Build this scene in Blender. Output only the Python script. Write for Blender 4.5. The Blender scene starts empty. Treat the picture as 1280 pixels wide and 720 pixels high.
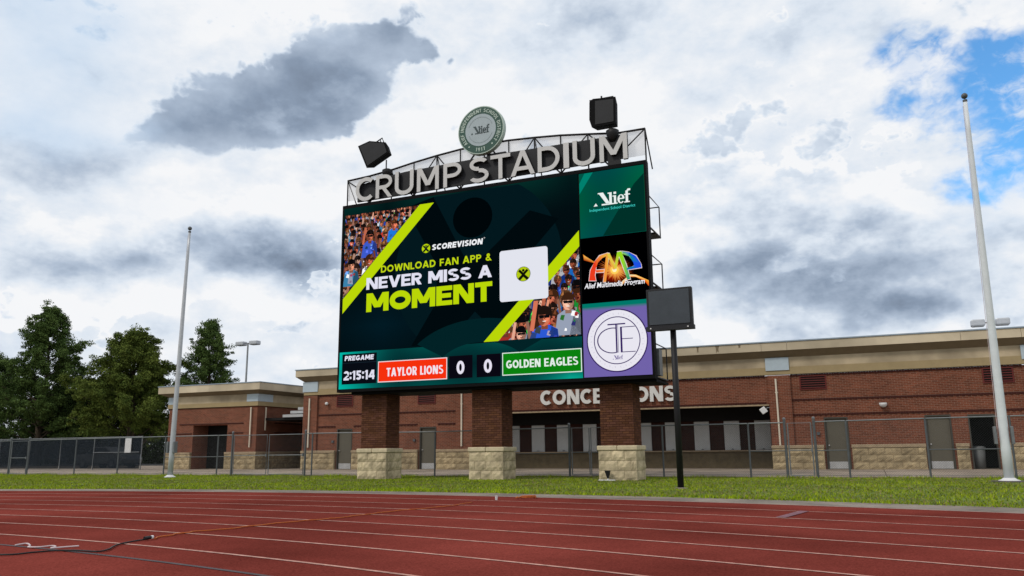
import bpy, bmesh, math, random
import numpy as np
from mathutils import Vector, Matrix
R = math.radians
random.seed(7); rng = np.random.default_rng(7)
scene = bpy.context.scene
COL = scene.collection

# ------------------------------------------------------------------ camera
cam_d = bpy.data.cameras.new('camera'); cam = bpy.data.objects.new('camera', cam_d); COL.objects.link(cam)
scene.camera = cam
cam_d.sensor_width = 36; cam_d.lens = 36 * 1010 / 1280; cam_d.clip_start = .05; cam_d.clip_end = 4000
_p, _r, _y = R(11.4), R(.573), R(23.6)
fw = Vector((0, math.cos(_p), math.sin(_p))); up = Vector((0, -math.sin(_p), math.cos(_p))); rt = Vector((1, 0, 0))
rt2 = math.cos(_r) * rt - math.sin(_r) * up; up2 = math.cos(_r) * up + math.sin(_r) * rt
mz = Matrix.Rotation(_y, 3, 'Z')
X, Y, Z = mz @ rt2, mz @ up2, -(mz @ fw)
m4 = Matrix((X, Y, Z)).transposed().to_4x4(); m4.translation = Vector((0, 0, .9))
cam.matrix_world = m4

# ------------------------------------------------------------------ view
vs = scene.view_settings
scene.display_settings.display_device = 'sRGB'
vs.view_transform = 'Standard'; vs.look = 'None'; vs.exposure = 0; vs.gamma = 1

# ------------------------------------------------------------------ sun
SUN_EL, SUN_AZ = 48, -150      # azimuth: 0 = +Y (into the picture), negative = left
sd = bpy.data.lights.new('sun', 'SUN'); sd.energy = 1.5; sd.angle = R(10); sd.color = (1, .93, .82)
so = bpy.data.objects.new('sun', sd); COL.objects.link(so)
sdir = Vector((math.sin(R(SUN_AZ)) * math.cos(R(SUN_EL)), math.cos(R(SUN_AZ)) * math.cos(R(SUN_EL)), math.sin(R(SUN_EL))))
so.rotation_euler = sdir.to_track_quat('Z', 'Y').to_euler()

VOFF = .95
# ------------------------------------------------------------------ sky: Nishita blue behind broken procedural cloud
w = bpy.data.worlds.new('World'); scene.world = w; w.use_nodes = True
nt = w.node_tree; N = nt.nodes; L = nt.links
for n in list(N): N.remove(n)
def nd(t, **k):
    n = N.new(t)
    for a, b in k.items(): setattr(n, a, b)
    return n
def mth(op, a, b=None, c=None, clamp=False):
    n = nd('ShaderNodeMath', operation=op, use_clamp=clamp)
    for i, v in enumerate((a, b, c)):
        if v is None: continue
        if isinstance(v, (int, float)): n.inputs[i].default_value = v
        else: L.new(v, n.inputs[i])
    return n.outputs[0]
def sstep(v, lo, hi):
    n = nd('ShaderNodeMapRange', interpolation_type='SMOOTHSTEP')
    L.new(v, n.inputs[0]); n.inputs[1].default_value = lo; n.inputs[2].default_value = hi
    return n.outputs[0]
tc = nd('ShaderNodeTexCoord'); D = tc.outputs['Generated']
sep = nd('ShaderNodeSeparateXYZ'); L.new(D, sep.inputs[0])
az = mth('MULTIPLY', mth('ARCTAN2', sep.outputs[0], sep.outputs[1]), 57.2958)
el = mth('MULTIPLY', mth('ARCSINE', sep.outputs[2]), 57.2958)
def noise(vec, scale, detail=6, rough=.55, sc=(1, 1, 1), loc=(0, 0, 0), dist=0, out=0):
    mp = nd('ShaderNodeMapping'); L.new(vec, mp.inputs[0]); mp.inputs['Scale'].default_value = sc; mp.inputs['Location'].default_value = loc
    n = nd('ShaderNodeTexNoise'); L.new(mp.outputs[0], n.inputs['Vector'])
    n.inputs['Scale'].default_value = scale; n.inputs['Detail'].default_value = detail
    n.inputs['Roughness'].default_value = rough; n.inputs['Distortion'].default_value = dist
    return n.outputs[out]
cmb = nd('ShaderNodeCombineXYZ'); L.new(az, cmb.inputs[0]); L.new(el, cmb.inputs[1])
wc = noise(D, 6, 5, .6, out=1)
wv = nd('ShaderNodeVectorMath', operation='MULTIPLY_ADD'); L.new(wc, wv.inputs[0])
wv.inputs[1].default_value = (9, 6, 0); wv.inputs[2].default_value = (-4.5, -3, 0)
wa = nd('ShaderNodeVectorMath', operation='ADD'); L.new(cmb.outputs[0], wa.inputs[0]); L.new(wv.outputs[0], wa.inputs[1])
P2 = wa.outputs[0]
def blob(a, e, ra, re, rot=0, wt=1.0):
    mp = nd('ShaderNodeMapping', vector_type='TEXTURE'); L.new(P2, mp.inputs[0])
    mp.inputs['Location'].default_value = (a, e, 0); mp.inputs['Rotation'].default_value = (0, 0, R(rot))
    mp.inputs['Scale'].default_value = (ra, re, 1)
    g = nd('ShaderNodeTexGradient', gradient_type='SPHERICAL'); L.new(mp.outputs[0], g.inputs[0])
    return mth('MULTIPLY', g.outputs[1], wt)
def field(lst):
    s = None
    for b in lst:
        o = blob(*b); s = o if s is None else mth('ADD', s, o)
    return s
wn = noise(D, 9, 4, .6, out=1)
w2 = nd('ShaderNodeVectorMath', operation='MULTIPLY_ADD'); L.new(wn, w2.inputs[0]); w2.inputs[1].default_value = (.10, .10, .07); L.new(D, w2.inputs[2])
mpv = nd('ShaderNodeMapping'); L.new(w2.outputs[0], mpv.inputs[0]); mpv.inputs['Scale'].default_value = (1, 1, 1.5)
vor = nd('ShaderNodeTexVoronoi', feature='F1', normalize=True); L.new(mpv.outputs[0], vor.inputs['Vector']); vor.inputs['Scale'].default_value = 11
vor.inputs['Detail'].default_value = 3; vor.inputs['Roughness'].default_value = .55; vor.inputs['Lacunarity'].default_value = 2.3
pf = mth('MULTIPLY_ADD', vor.outputs[0], -1.6, VOFF)
fbn = noise(D, 7, 9, .6, (1, 1, 1.7)); fbn_up = noise(D, 7, 5, .56, (1, 1, 1.7), (0, 0, .045))
fb = mth('ADD', mth('MULTIPLY', fbn, .6), mth('MULTIPLY', pf, .4))
big = noise(D, 2.6, 3, .5, (1, 1, 2.2), (3, 1, 4))
fbc = mth('SUBTRACT', fb, .5); bigc = mth('SUBTRACT', big, .5)
emb = mth('MULTIPLY', mth('SUBTRACT', fbn, fbn_up), 1.2)
# soft brightness of the cloud deck
lum = mth('MULTIPLY_ADD', bigc, .40, .93)
soft = field([(-56, 18.4, 9, 2.6, 0, -.34), (-47, 19.9, 9, 2.0, 5, -.30), (-17, 29.8, 9, 2.6, 0, -.36), (-57, 9, 12, 3.0, 0, -.20), (-40, 8, 18, 4, 0, -.12),
              (0, 20.0, 9, 3.5, 0, -.10), (-27, 21, 12, 8, 0, .10), (-14, 22, 8, 5, 0, .10), (-6, 27, 10, 4, 0, -.12)])
lum = mth('ADD', lum, soft)
lum = mth('ADD', lum, mth('MULTIPLY', fbc, .50))
lum = mth('ADD', lum, mth('MULTIPLY', emb, .65))
# heaped cumulus: bright rims, grey cores
def heap(prev, blobs, amp, e0, e1, d0, d1, depth, tint_=0):
    F = mth('ADD', field(blobs), mth('MULTIPLY', fbc, amp))
    m = sstep(F, e0, e1)
    lu = mth('MULTIPLY_ADD', sstep(F, d0, d1), -depth, 1.04 + tint_)
    lu = mth('ADD', lu, mth('MULTIPLY', emb, 1.3)); lu = mth('ADD', lu, mth('MULTIPLY', fbc, .9))
    x = nd('ShaderNodeMix', data_type='FLOAT'); L.new(m, x.inputs[0]); L.new(prev, x.inputs[2]); L.new(lu, x.inputs[3])
    return x.outputs[0]
lum = heap(lum, [(-55.5, 14.6, 6.5, 3.6, 0, .62), (-45, 15.4, 5, 2.8, 0, .55), (-49, 12.2, 11, 3.6, 0, 1.15), (-39.0, 13.6, 9, 5.0, 12, 1.5), (-57, 10.5, 10, 3.4, 0, .85)], 2.3, .20, .33, .42, 1.35, .44)
lum = heap(lum, [(-7.5, 13.2, 11, 5.6, 5, 1.35), (2, 9.6, 19, 5.6, 0, 1.45), (-6, 17.2, 7.5, 3.6, 0, .70), (1.5, 14.4, 10, 4.0, 0, .85), (9.5, 13.0, 6, 3.6, 0, .7)], 3.0, .20, .29, .50, 1.7, .50)
lum = mth('ADD', lum, field([(4, 9.2, 13, 3.2, 0, -.42), (-9, 12.4, 7, 3.2, 0, -.30), (-38.5, 13.6, 6, 3, 0, -.22)]))
# the dark cumulus
F = mth('ADD', field([(-42.0, 22.7, 8, 3.8, 10, 1.15), (-37.5, 25.2, 7, 3.6, 20, 1.15), (-46.5, 21.6, 4.5, 2.3, 0, .6), (-32.8, 28.6, 4.2, 2.2, 10, .9), (-29.6, 27.6, 2.6, 1.6, 0, .75), (-50, 19.9, 8, 2.0, 0, .25)]), mth('MULTIPLY', fbc, 3.6))
dmask = sstep(F, .20, .52)
dl = mth('MULTIPLY_ADD', sstep(F, .3, 1.2), -.22, .53); dl = mth('ADD', dl, mth('MULTIPLY', fbc, 1.1)); dl = mth('ADD', dl, mth('MULTIPLY', emb, .6))
mxd = nd('ShaderNodeMix', data_type='FLOAT'); L.new(dmask, mxd.inputs[0]); L.new(lum, mxd.inputs[2]); L.new(dl, mxd.inputs[3])
ramp = nd('ShaderNodeValToRGB'); L.new(mxd.outputs[0], ramp.inputs[0])
cr = ramp.color_ramp
stops = [(0, (.15, .19, .26)), (.3, (.26, .33, .44)), (.55, (.45, .535, .66)), (.78, (.72, .79, .88)), (1, (.92, .93, .95))]
cr.elements[0].position, cr.elements[0].color = 0, (*stops[0][1], 1)
cr.elements[1].position, cr.elements[1].color = 1, (*stops[-1][1], 1)
for p, c in stops[1:-1]:
    e = cr.elements.new(p); e.color = (*c, 1)
# gaps of blue
bl = field([(8, 22.8, 8.5, 3.8, 25, 1.25), (11.5, 20.2, 6, 4, 0, .9), (9.2, 16.8, 5, 3, 0, .85), (14, 22, 8, 8, 0, .7), (4.5, 24.5, 4, 2.2, 0, .55), (40, 34, 26, 12, 0, .7), (-100, 40, 30, 12, 0, .7)])
hole2 = field([(10.8, 25.6, 3.0, 1.8, 0, .9)])
bl = mth('SUBTRACT', bl, hole2)
wis = noise(w2.outputs[0], 9, 7, .62, (1.6, 1, 3.2), (5, 2, 1))
bmask = mth('MULTIPLY', sstep(mth('SUBTRACT', bl, mth('MULTIPLY', fbc, 4.4)), .18, .95), mth('MULTIPLY', sstep(bl, .03, .28), mth('MULTIPLY_ADD', sstep(wis, .46, .68), -.75, .97)))
pale = field([(-56, 24, 13, 6, 0, .6), (-52, 20.5, 7, 2.5, 0, .3), (-57, 30, 16, 6, 0, .4), (-57, 19.3, 7, 3, 0, .3), (8, 15, 6, 4, 0, .45), (-50, 15.5, 6, 2.5, 0, .25)])
pmask = mth('MULTIPLY', sstep(mth('ADD', pale, mth('MULTIPLY', fbc, .8)), .0, .8), .62)
sky = nd('ShaderNodeTexSky', sky_type='NISHITA', sun_disc=False)
sky.sun_elevation = R(SUN_EL); sky.sun_rotation = R(SUN_AZ)
tint = nd('ShaderNodeMix', data_type='RGBA', blend_type='MULTIPLY'); tint.inputs[0].default_value = 1
L.new(sky.outputs[0], tint.inputs[6]); tint.inputs[7].default_value = (.75, 1.6, 2.1, 1)
c10 = nd('ShaderNodeMix', data_type='RGBA', blend_type='MULTIPLY'); c10.inputs[0].default_value = 1
L.new(ramp.outputs[0], c10.inputs[6]); c10.inputs[7].default_value = (10, 10, 10, 1)
pl = nd('ShaderNodeMix', data_type='RGBA'); L.new(pmask, pl.inputs[0]); L.new(c10.outputs[2], pl.inputs[6]); pl.inputs[7].default_value = (4.6, 6.4, 8.6, 1)
fin = nd('ShaderNodeMix', data_type='RGBA'); L.new(bmask, fin.inputs[0]); L.new(pl.outputs[2], fin.inputs[6]); L.new(tint.outputs[2], fin.inputs[7])
bg = nd('ShaderNodeBackground'); L.new(fin.outputs[2], bg.inputs[0]); bg.inputs[1].default_value = .1
ow = nd('ShaderNodeOutputWorld'); L.new(bg.outputs[0], ow.inputs[0])

# ------------------------------------------------------------------ materials
def mat(name, col, rough=.8, metal=0, var=.15, vs=3.0, bump=0, bs=40, spec=.3, detail=6, col2=None, alpha=None, vs2=None):
    m = bpy.data.materials.new(name); m.use_nodes = True
    t = m.node_tree; b = t.nodes['Principled BSDF']
    b.inputs['Roughness'].default_value = rough; b.inputs['Metallic'].default_value = metal
    b.inputs['Specular IOR Level'].default_value = spec
    g = t.nodes.new('ShaderNodeNewGeometry')
    n = t.nodes.new('ShaderNodeTexNoise'); n.inputs['Scale'].default_value = vs; n.inputs['Detail'].default_value = detail
    n.inputs['Roughness'].default_value = .65
    t.links.new(g.outputs['Position'], n.inputs['Vector'])
    r = t.nodes.new('ShaderNodeValToRGB'); t.links.new(n.outputs[0], r.inputs[0])
    c2 = col2 or tuple(min(1, c * (1 + var)) for c in col); c1 = tuple(c * (1 - var) for c in col)
    r.color_ramp.elements[0].position = .32; r.color_ramp.elements[0].color = (*c1, 1)
    r.color_ramp.elements[1].position = .68; r.color_ramp.elements[1].color = (*c2, 1)
    out = r.outputs[0]
    if vs2:
        n2 = t.nodes.new('ShaderNodeTexNoise'); n2.inputs['Scale'].default_value = vs2; n2.inputs['Detail'].default_value = 3
        t.links.new(g.outputs['Position'], n2.inputs['Vector'])
        r2 = t.nodes.new('ShaderNodeValToRGB'); t.links.new(n2.outputs[0], r2.inputs[0])
        r2.color_ramp.elements[0].position = .35; r2.color_ramp.elements[0].color = (.72, .72, .72, 1)
        r2.color_ramp.elements[1].position = .65; r2.color_ramp.elements[1].color = (1.2, 1.2, 1.2, 1)
        mx = t.nodes.new('ShaderNodeMix'); mx.data_type = 'RGBA'; mx.blend_type = 'MULTIPLY'; mx.inputs[0].default_value = 1
        t.links.new(out, mx.inputs[6]); t.links.new(r2.outputs[0], mx.inputs[7]); out = mx.outputs[2]
    t.links.new(out, b.inputs['Base Color'])
    if bump:
        nb = t.nodes.new('ShaderNodeTexNoise'); nb.inputs['Scale'].default_value = bs; nb.inputs['Detail'].default_value = 4
        t.links.new(g.outputs['Position'], nb.inputs['Vector'])
        bp = t.nodes.new('ShaderNodeBump'); bp.inputs['Strength'].default_value = bump; bp.inputs['Distance'].default_value = .01
        t.links.new(nb.outputs[0], bp.inputs['Height']); t.links.new(bp.outputs[0], b.inputs['Normal'])
    if alpha is not None:
        tr = t.nodes.new('ShaderNodeBsdfTransparent'); ms = t.nodes.new('ShaderNodeMixShader'); ms.inputs[0].default_value = alpha
        o = t.nodes['Material Output']
        t.links.new(tr.outputs[0], ms.inputs[1]); t.links.new(b.outputs[0], ms.inputs[2]); t.links.new(ms.outputs[0], o.inputs[0])
    return m

def brick_mat(name, c1, c2, mortar, bump=.5):
    m = bpy.data.materials.new(name); m.use_nodes = True
    t = m.node_tree; b = t.nodes['Principled BSDF']; b.inputs['Roughness'].default_value = .9; b.inputs['Specular IOR Level'].default_value = .2
    g = t.nodes.new('ShaderNodeNewGeometry'); s = t.nodes.new('ShaderNodeSeparateXYZ'); t.links.new(g.outputs['Position'], s.inputs[0])
    ad = t.nodes.new('ShaderNodeMath'); ad.operation = 'ADD'; t.links.new(s.outputs[0], ad.inputs[0]); t.links.new(s.outputs[1], ad.inputs[1])
    c = t.nodes.new('ShaderNodeCombineXYZ'); t.links.new(ad.outputs[0], c.inputs[0]); t.links.new(s.outputs[2], c.inputs[1])
    bt = t.nodes.new('ShaderNodeTexBrick'); t.links.new(c.outputs[0], bt.inputs['Vector'])
    bt.inputs['Scale'].default_value = 1; bt.inputs['Brick Width'].default_value = .205; bt.inputs['Row Height'].default_value = .0685
    bt.inputs['Mortar Size'].default_value = .006; bt.inputs['Mortar Smooth'].default_value = .2; bt.inputs['Bias'].default_value = -.1
    bt.inputs['Color1'].default_value = (*c1, 1); bt.inputs['Color2'].default_value = (*c2, 1); bt.inputs['Mortar'].default_value = (*mortar, 1)
    n = t.nodes.new('ShaderNodeTexNoise'); n.inputs['Scale'].default_value = .9; n.inputs['Detail'].default_value = 8; n.inputs['Roughness'].default_value = .7
    t.links.new(g.outputs['Position'], n.inputs['Vector'])
    r = t.nodes.new('ShaderNodeMapRange'); r.inputs[1].default_value = .3; r.inputs[2].default_value = .7; r.inputs[3].default_value = .78; r.inputs[4].default_value = 1.2
    t.links.new(n.outputs[0], r.inputs[0])
    mx = t.nodes.new('ShaderNodeMix'); mx.data_type = 'RGBA'; mx.blend_type = 'MULTIPLY'; mx.inputs[0].default_value = 1
    t.links.new(bt.outputs[0], mx.inputs[6]); t.links.new(r.outputs[0], mx.inputs[7]); t.links.new(mx.outputs[2], b.inputs['Base Color'])
    bp = t.nodes.new('ShaderNodeBump'); bp.inputs['Strength'].default_value = bump; bp.inputs['Distance'].default_value = .008; bp.invert = True
    t.links.new(bt.outputs['Fac'], bp.inputs['Height']); t.links.new(bp.outputs[0], b.inputs['Normal'])
    return m

def col_mat(name, rough=.85, emit=False, var=.0, vs=20, bump=0):
    m = bpy.data.materials.new(name); m.use_nodes = True; t = m.node_tree
    a = t.nodes.new('ShaderNodeAttribute'); a.attribute_name = 'Col'
    if emit:
        e = t.nodes.new('ShaderNodeEmission'); t.links.new(a.outputs[0], e.inputs[0]); t.links.new(e.outputs[0], t.nodes['Material Output'].inputs[0])
        m.cycles.emission_sampling = 'NONE'
    else:
        b = t.nodes['Principled BSDF']; b.inputs['Roughness'].default_value = rough; b.inputs['Specular IOR Level'].default_value = .04
        g = t.nodes.new('ShaderNodeNewGeometry'); n = t.nodes.new('ShaderNodeTexNoise'); n.inputs['Scale'].default_value = vs; n.inputs['Detail'].default_value = 5
        t.links.new(g.outputs['Position'], n.inputs['Vector'])
        r = t.nodes.new('ShaderNodeMapRange'); r.inputs[3].default_value = 1 - var; r.inputs[4].default_value = 1 + var
        t.links.new(n.outputs[0], r.inputs[0])
        mx = t.nodes.new('ShaderNodeMix'); mx.data_type = 'RGBA'; mx.blend_type = 'MULTIPLY'; mx.inputs[0].default_value = 1
        t.links.new(a.outputs[0], mx.inputs[6]); t.links.new(r.outputs[0], mx.inputs[7]); t.links.new(mx.outputs[2], b.inputs['Base Color'])
        if bump:
            bp = t.nodes.new('ShaderNodeBump'); bp.inputs['Strength'].default_value = bump; bp.inputs['Distance'].default_value = .02
            t.links.new(n.outputs[0], bp.inputs['Height']); t.links.new(bp.outputs[0], b.inputs['Normal'])
    return m

MT = {}
MT['brick'] = brick_mat('red_brick', (.185, .056, .030), (.115, .036, .020), (.25, .16, .115))
MT['dim_brick'] = brick_mat('shaded_brick', (.045, .014, .010), (.03, .010, .008), (.07, .04, .03))  # red brick darkened to carry the shade inside the serving recess
MT['brick_band'] = mat('shadow_line_and_mortar', (.05, .013, .009), .9, var=.4, vs=25)  # painted shadow lines of the brick courses, also the columns' dark mortar
MT['stone'] = mat('split_face_limestone', (.36, .28, .165), .95, var=.28, vs=5, bump=.7, bs=22, vs2=1.3)  # facade limestone, toned below the columns' to carry its shade
MT['stone_pale'] = mat('pale_split_face_limestone', (.49, .405, .265), .95, var=.25, vs=6, bump=.7, bs=22, vs2=2.0)
MT['cap'] = mat('smooth_limestone', (.54, .455, .31), .9, var=.15, vs=6, bump=.2)
MT['cap_dim'] = mat('shaded_limestone', (.33, .25, .16), .9, var=.2, vs=6, bump=.2)  # smooth limestone toned down, the facade's shade put into the colour
MT['stucco'] = mat('tan_stucco', (.41, .335, .23), .95, var=.07, vs=2, bump=.3, bs=60, vs2=.5)
MT['fascia'] = mat('cream_fascia', (.52, .44, .32), .9, var=.06, vs=1.5, vs2=.35)
MT['trim'] = mat('ochre_stucco', (.33, .255, .14), .95, var=.08, vs=2, bump=.3, bs=60)
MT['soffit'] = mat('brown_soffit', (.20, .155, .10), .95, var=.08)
MT['coping'] = mat('grey_blue_coping', (.28, .34, .40), .45, metal=.3, var=.05)
MT['panel'] = mat('pale_blue_tile', (.42, .50, .56), .7, var=.05)
MT['louvre'] = mat('dark_red_louvre', (.11, .014, .011), .6, var=.1)
MT['door'] = mat('taupe_door_paint', (.105, .094, .070), .6, var=.06, vs=1.5)
MT['frame'] = mat('dark_taupe_frame', (.055, .05, .04), .5, var=.1)
MT['kick'] = mat('brushed_kick_plate', (.42, .42, .42), .4, metal=.2, var=.1)
MT['hatch'] = mat('white_roll_shutter', (.58, .59, .59), .5, var=.06)
MT['spout'] = mat('cream_downspout', (.62, .55, .44), .5, var=.05)
MT['black'] = mat('black_powder_coat', (.009, .009, .011), .55, var=.15)
MT['cab'] = mat('black_cabinet', (.005, .005, .006), .75, var=.15, spec=.08)
MT['charcoal'] = mat('charcoal_panel', (.013, .014, .017), .6, var=.15)
MT['dark'] = mat('shade_black', (.006, .005, .005), .8, var=.2)  # near-black that stands in for deep shade in openings
MT['letter'] = mat('grey_letter_face', (.56, .56, .56), .5, var=.05, vs=1)
MT['letter_white'] = mat('white_letter_face', (.66, .65, .63), .5, var=.05, vs=1)
MT['letter_side'] = mat('dark_letter_return', (.03, .03, .033), .5, var=.1)
MT['mesh_grey'] = mat('grey_perforated_sheet', (.62, .64, .67), .8, var=.05, alpha=.5)
MT['galv'] = mat('galvanised_steel', (.17, .18, .19), .5, metal=.35, var=.15, vs=8)
MT['galv_dark'] = mat('dull_galvanised_steel', (.10, .108, .115), .55, metal=.3, var=.15, vs=8)
MT['wire'] = mat('galvanised_wire', (.085, .09, .095), .9, spec=.05, var=.1)
MT['screen_cloth'] = mat('black_windscreen_cloth', (.010, .014, .020), 1.0, var=.25, vs=1.5, spec=.0, alpha=.93)
MT['pole'] = mat('white_flagpole_paint', (.62, .65, .68), .35, var=.05, vs=4)
MT['pole_grey'] = mat('satin_aluminium', (.45, .47, .50), .4, metal=.3, var=.06, vs=4)
MT['white'] = mat('white_plastic', (.62, .62, .62), .5, var=.04)
MT['lens'] = mat('frosted_lens', (.5, .51, .52), .3, var=.04)
MT['green_seal'] = mat('green_seal_face', (.030, .085, .066), .5, var=.08)
MT['seal_pale'] = mat('pale_seal_face', (.36, .43, .46), .5, var=.05)
MT['seal_mid'] = mat('grey_seal_print', (.25, .31, .33), .5, var=.05)
MT['seal_dark'] = mat('dark_seal_print', (.045, .07, .075), .5, var=.05)
MT['seal_text'] = mat('pale_green_print', (.42, .52, .46), .5, var=.05)
MT['trunk'] = mat('tree_bark', (.06, .045, .03), .95, var=.3, vs=6, bump=.6, bs=14)
MT['concrete'] = mat('tan_concrete', (.29, .235, .185), .9, var=.12, vs=2.5, bump=.2, bs=60, vs2=.5)
MT['kerb'] = mat('grey_concrete', (.20, .168, .14), .9, var=.16, vs=5, bump=.3, bs=50, vs2=1.1)
MT['asphalt'] = mat('asphalt', (.05, .05, .05), .95, var=.2, vs=5)
MT['metal_roof'] = mat('light_metal_roof', (.42, .43, .44), .5, metal=.2, var=.08)
MT['cord_black'] = mat('black_rubber', (.008, .008, .009), .5, var=.1)
MT['cord_orange'] = mat('orange_rubber', (.42, .10, .012), .5, var=.15)
MT['string'] = mat('white_string', (.55, .46, .47), .8, var=.1)
MT['bin'] = mat('grey_bin_plastic', (.12, .125, .125), .6, var=.1)
MT['car'] = mat('silver_car_paint', (.22, .235, .25), .25, metal=.4, var=.03)
MT['glass'] = mat('dark_car_glass', (.01, .012, .015), .08, var=.1, spec=.6)
MT['tyre'] = mat('tyre_rubber', (.015, .015, .015), .9, var=.1)
MT['leaf'] = col_mat('leaf_green', .7, var=.2, vs=2)
MT['blade'] = col_mat('grass_blade', .75, var=.28, vs=1.2)
MT['shaft'] = col_mat('column_brick', .9, var=.15, vs=30)
MT['led'] = col_mat('led_display', emit=True)
MT['led_seal'] = MT['led']

def track_material():
    m = mat('red_track_rubber', (.165, .0345, .027), .95, var=.14, vs=.5, spec=.0, vs2=.35)
    t = m.node_tree; b = t.nodes['Principled BSDF']
    g = [n for n in t.nodes if n.type == 'NEW_GEOMETRY'][0]
    src = b.inputs['Base Color'].links[0].from_socket
    n = t.nodes.new('ShaderNodeTexNoise'); n.inputs['Scale'].default_value = 55; n.inputs['Detail'].default_value = 3; n.inputs['Roughness'].default_value = .8
    t.links.new(g.outputs['Position'], n.inputs['Vector'])
    r = t.nodes.new('ShaderNodeValToRGB'); t.links.new(n.outputs[0], r.inputs[0])
    r.color_ramp.elements[0].position = .3; r.color_ramp.elements[0].color = (.62, .60, .6, 1)
    r.color_ramp.elements[1].position = .75; r.color_ramp.elements[1].color = (1.45, 1.5, 1.5, 1)
    mx = t.nodes.new('ShaderNodeMix'); mx.data_type = 'RGBA'; mx.blend_type = 'MULTIPLY'; mx.inputs[0].default_value = 1
    t.links.new(src, mx.inputs[6]); t.links.new(r.outputs[0], mx.inputs[7])
    # scattered dark scuffs
    v = t.nodes.new('ShaderNodeTexNoise'); v.inputs['Scale'].default_value = 1.6; v.inputs['Detail'].default_value = 5; v.inputs['Roughness'].default_value = .75
    t.links.new(g.outputs['Position'], v.inputs['Vector'])
    vr = t.nodes.new('ShaderNodeMapRange'); vr.inputs[1].default_value = .62; vr.inputs[2].default_value = .75; vr.inputs[3].default_value = 0; vr.inputs[4].default_value = .5
    t.links.new(v.outputs[0], vr.inputs[0])
    m2 = t.nodes.new('ShaderNodeMix'); m2.data_type = 'RGBA'; t.links.new(vr.outputs[0], m2.inputs[0])
    t.links.new(mx.outputs[2], m2.inputs[6]); m2.inputs[7].default_value = (.085, .026, .022, 1)
    t.links.new(m2.outputs[2], b.inputs['Base Color'])
    bp = t.nodes.new('ShaderNodeBump'); bp.inputs['Strength'].default_value = .6; bp.inputs['Distance'].default_value = .006
    t.links.new(n.outputs[0], bp.inputs['Height']); t.links.new(bp.outputs[0], b.inputs['Normal'])
    return m
MT['track'] = track_material()
MT['line'] = mat('worn_lane_paint', (.44, .235, .19), .8, var=.38, vs=14, bump=.3, bs=80, detail=8)
MT['line_dark'] = mat('faded_dark_line', (.07, .055, .06), .8, var=.3, vs=5)
MT['line_blue'] = mat('faded_blue_mark', (.17, .075, .095), .8, var=.3, vs=5)
MT['turf'] = mat('grass_ground', (.10, .14, .018), .95, var=.45, vs=7, vs2=.7, bump=1, bs=30)

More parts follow.
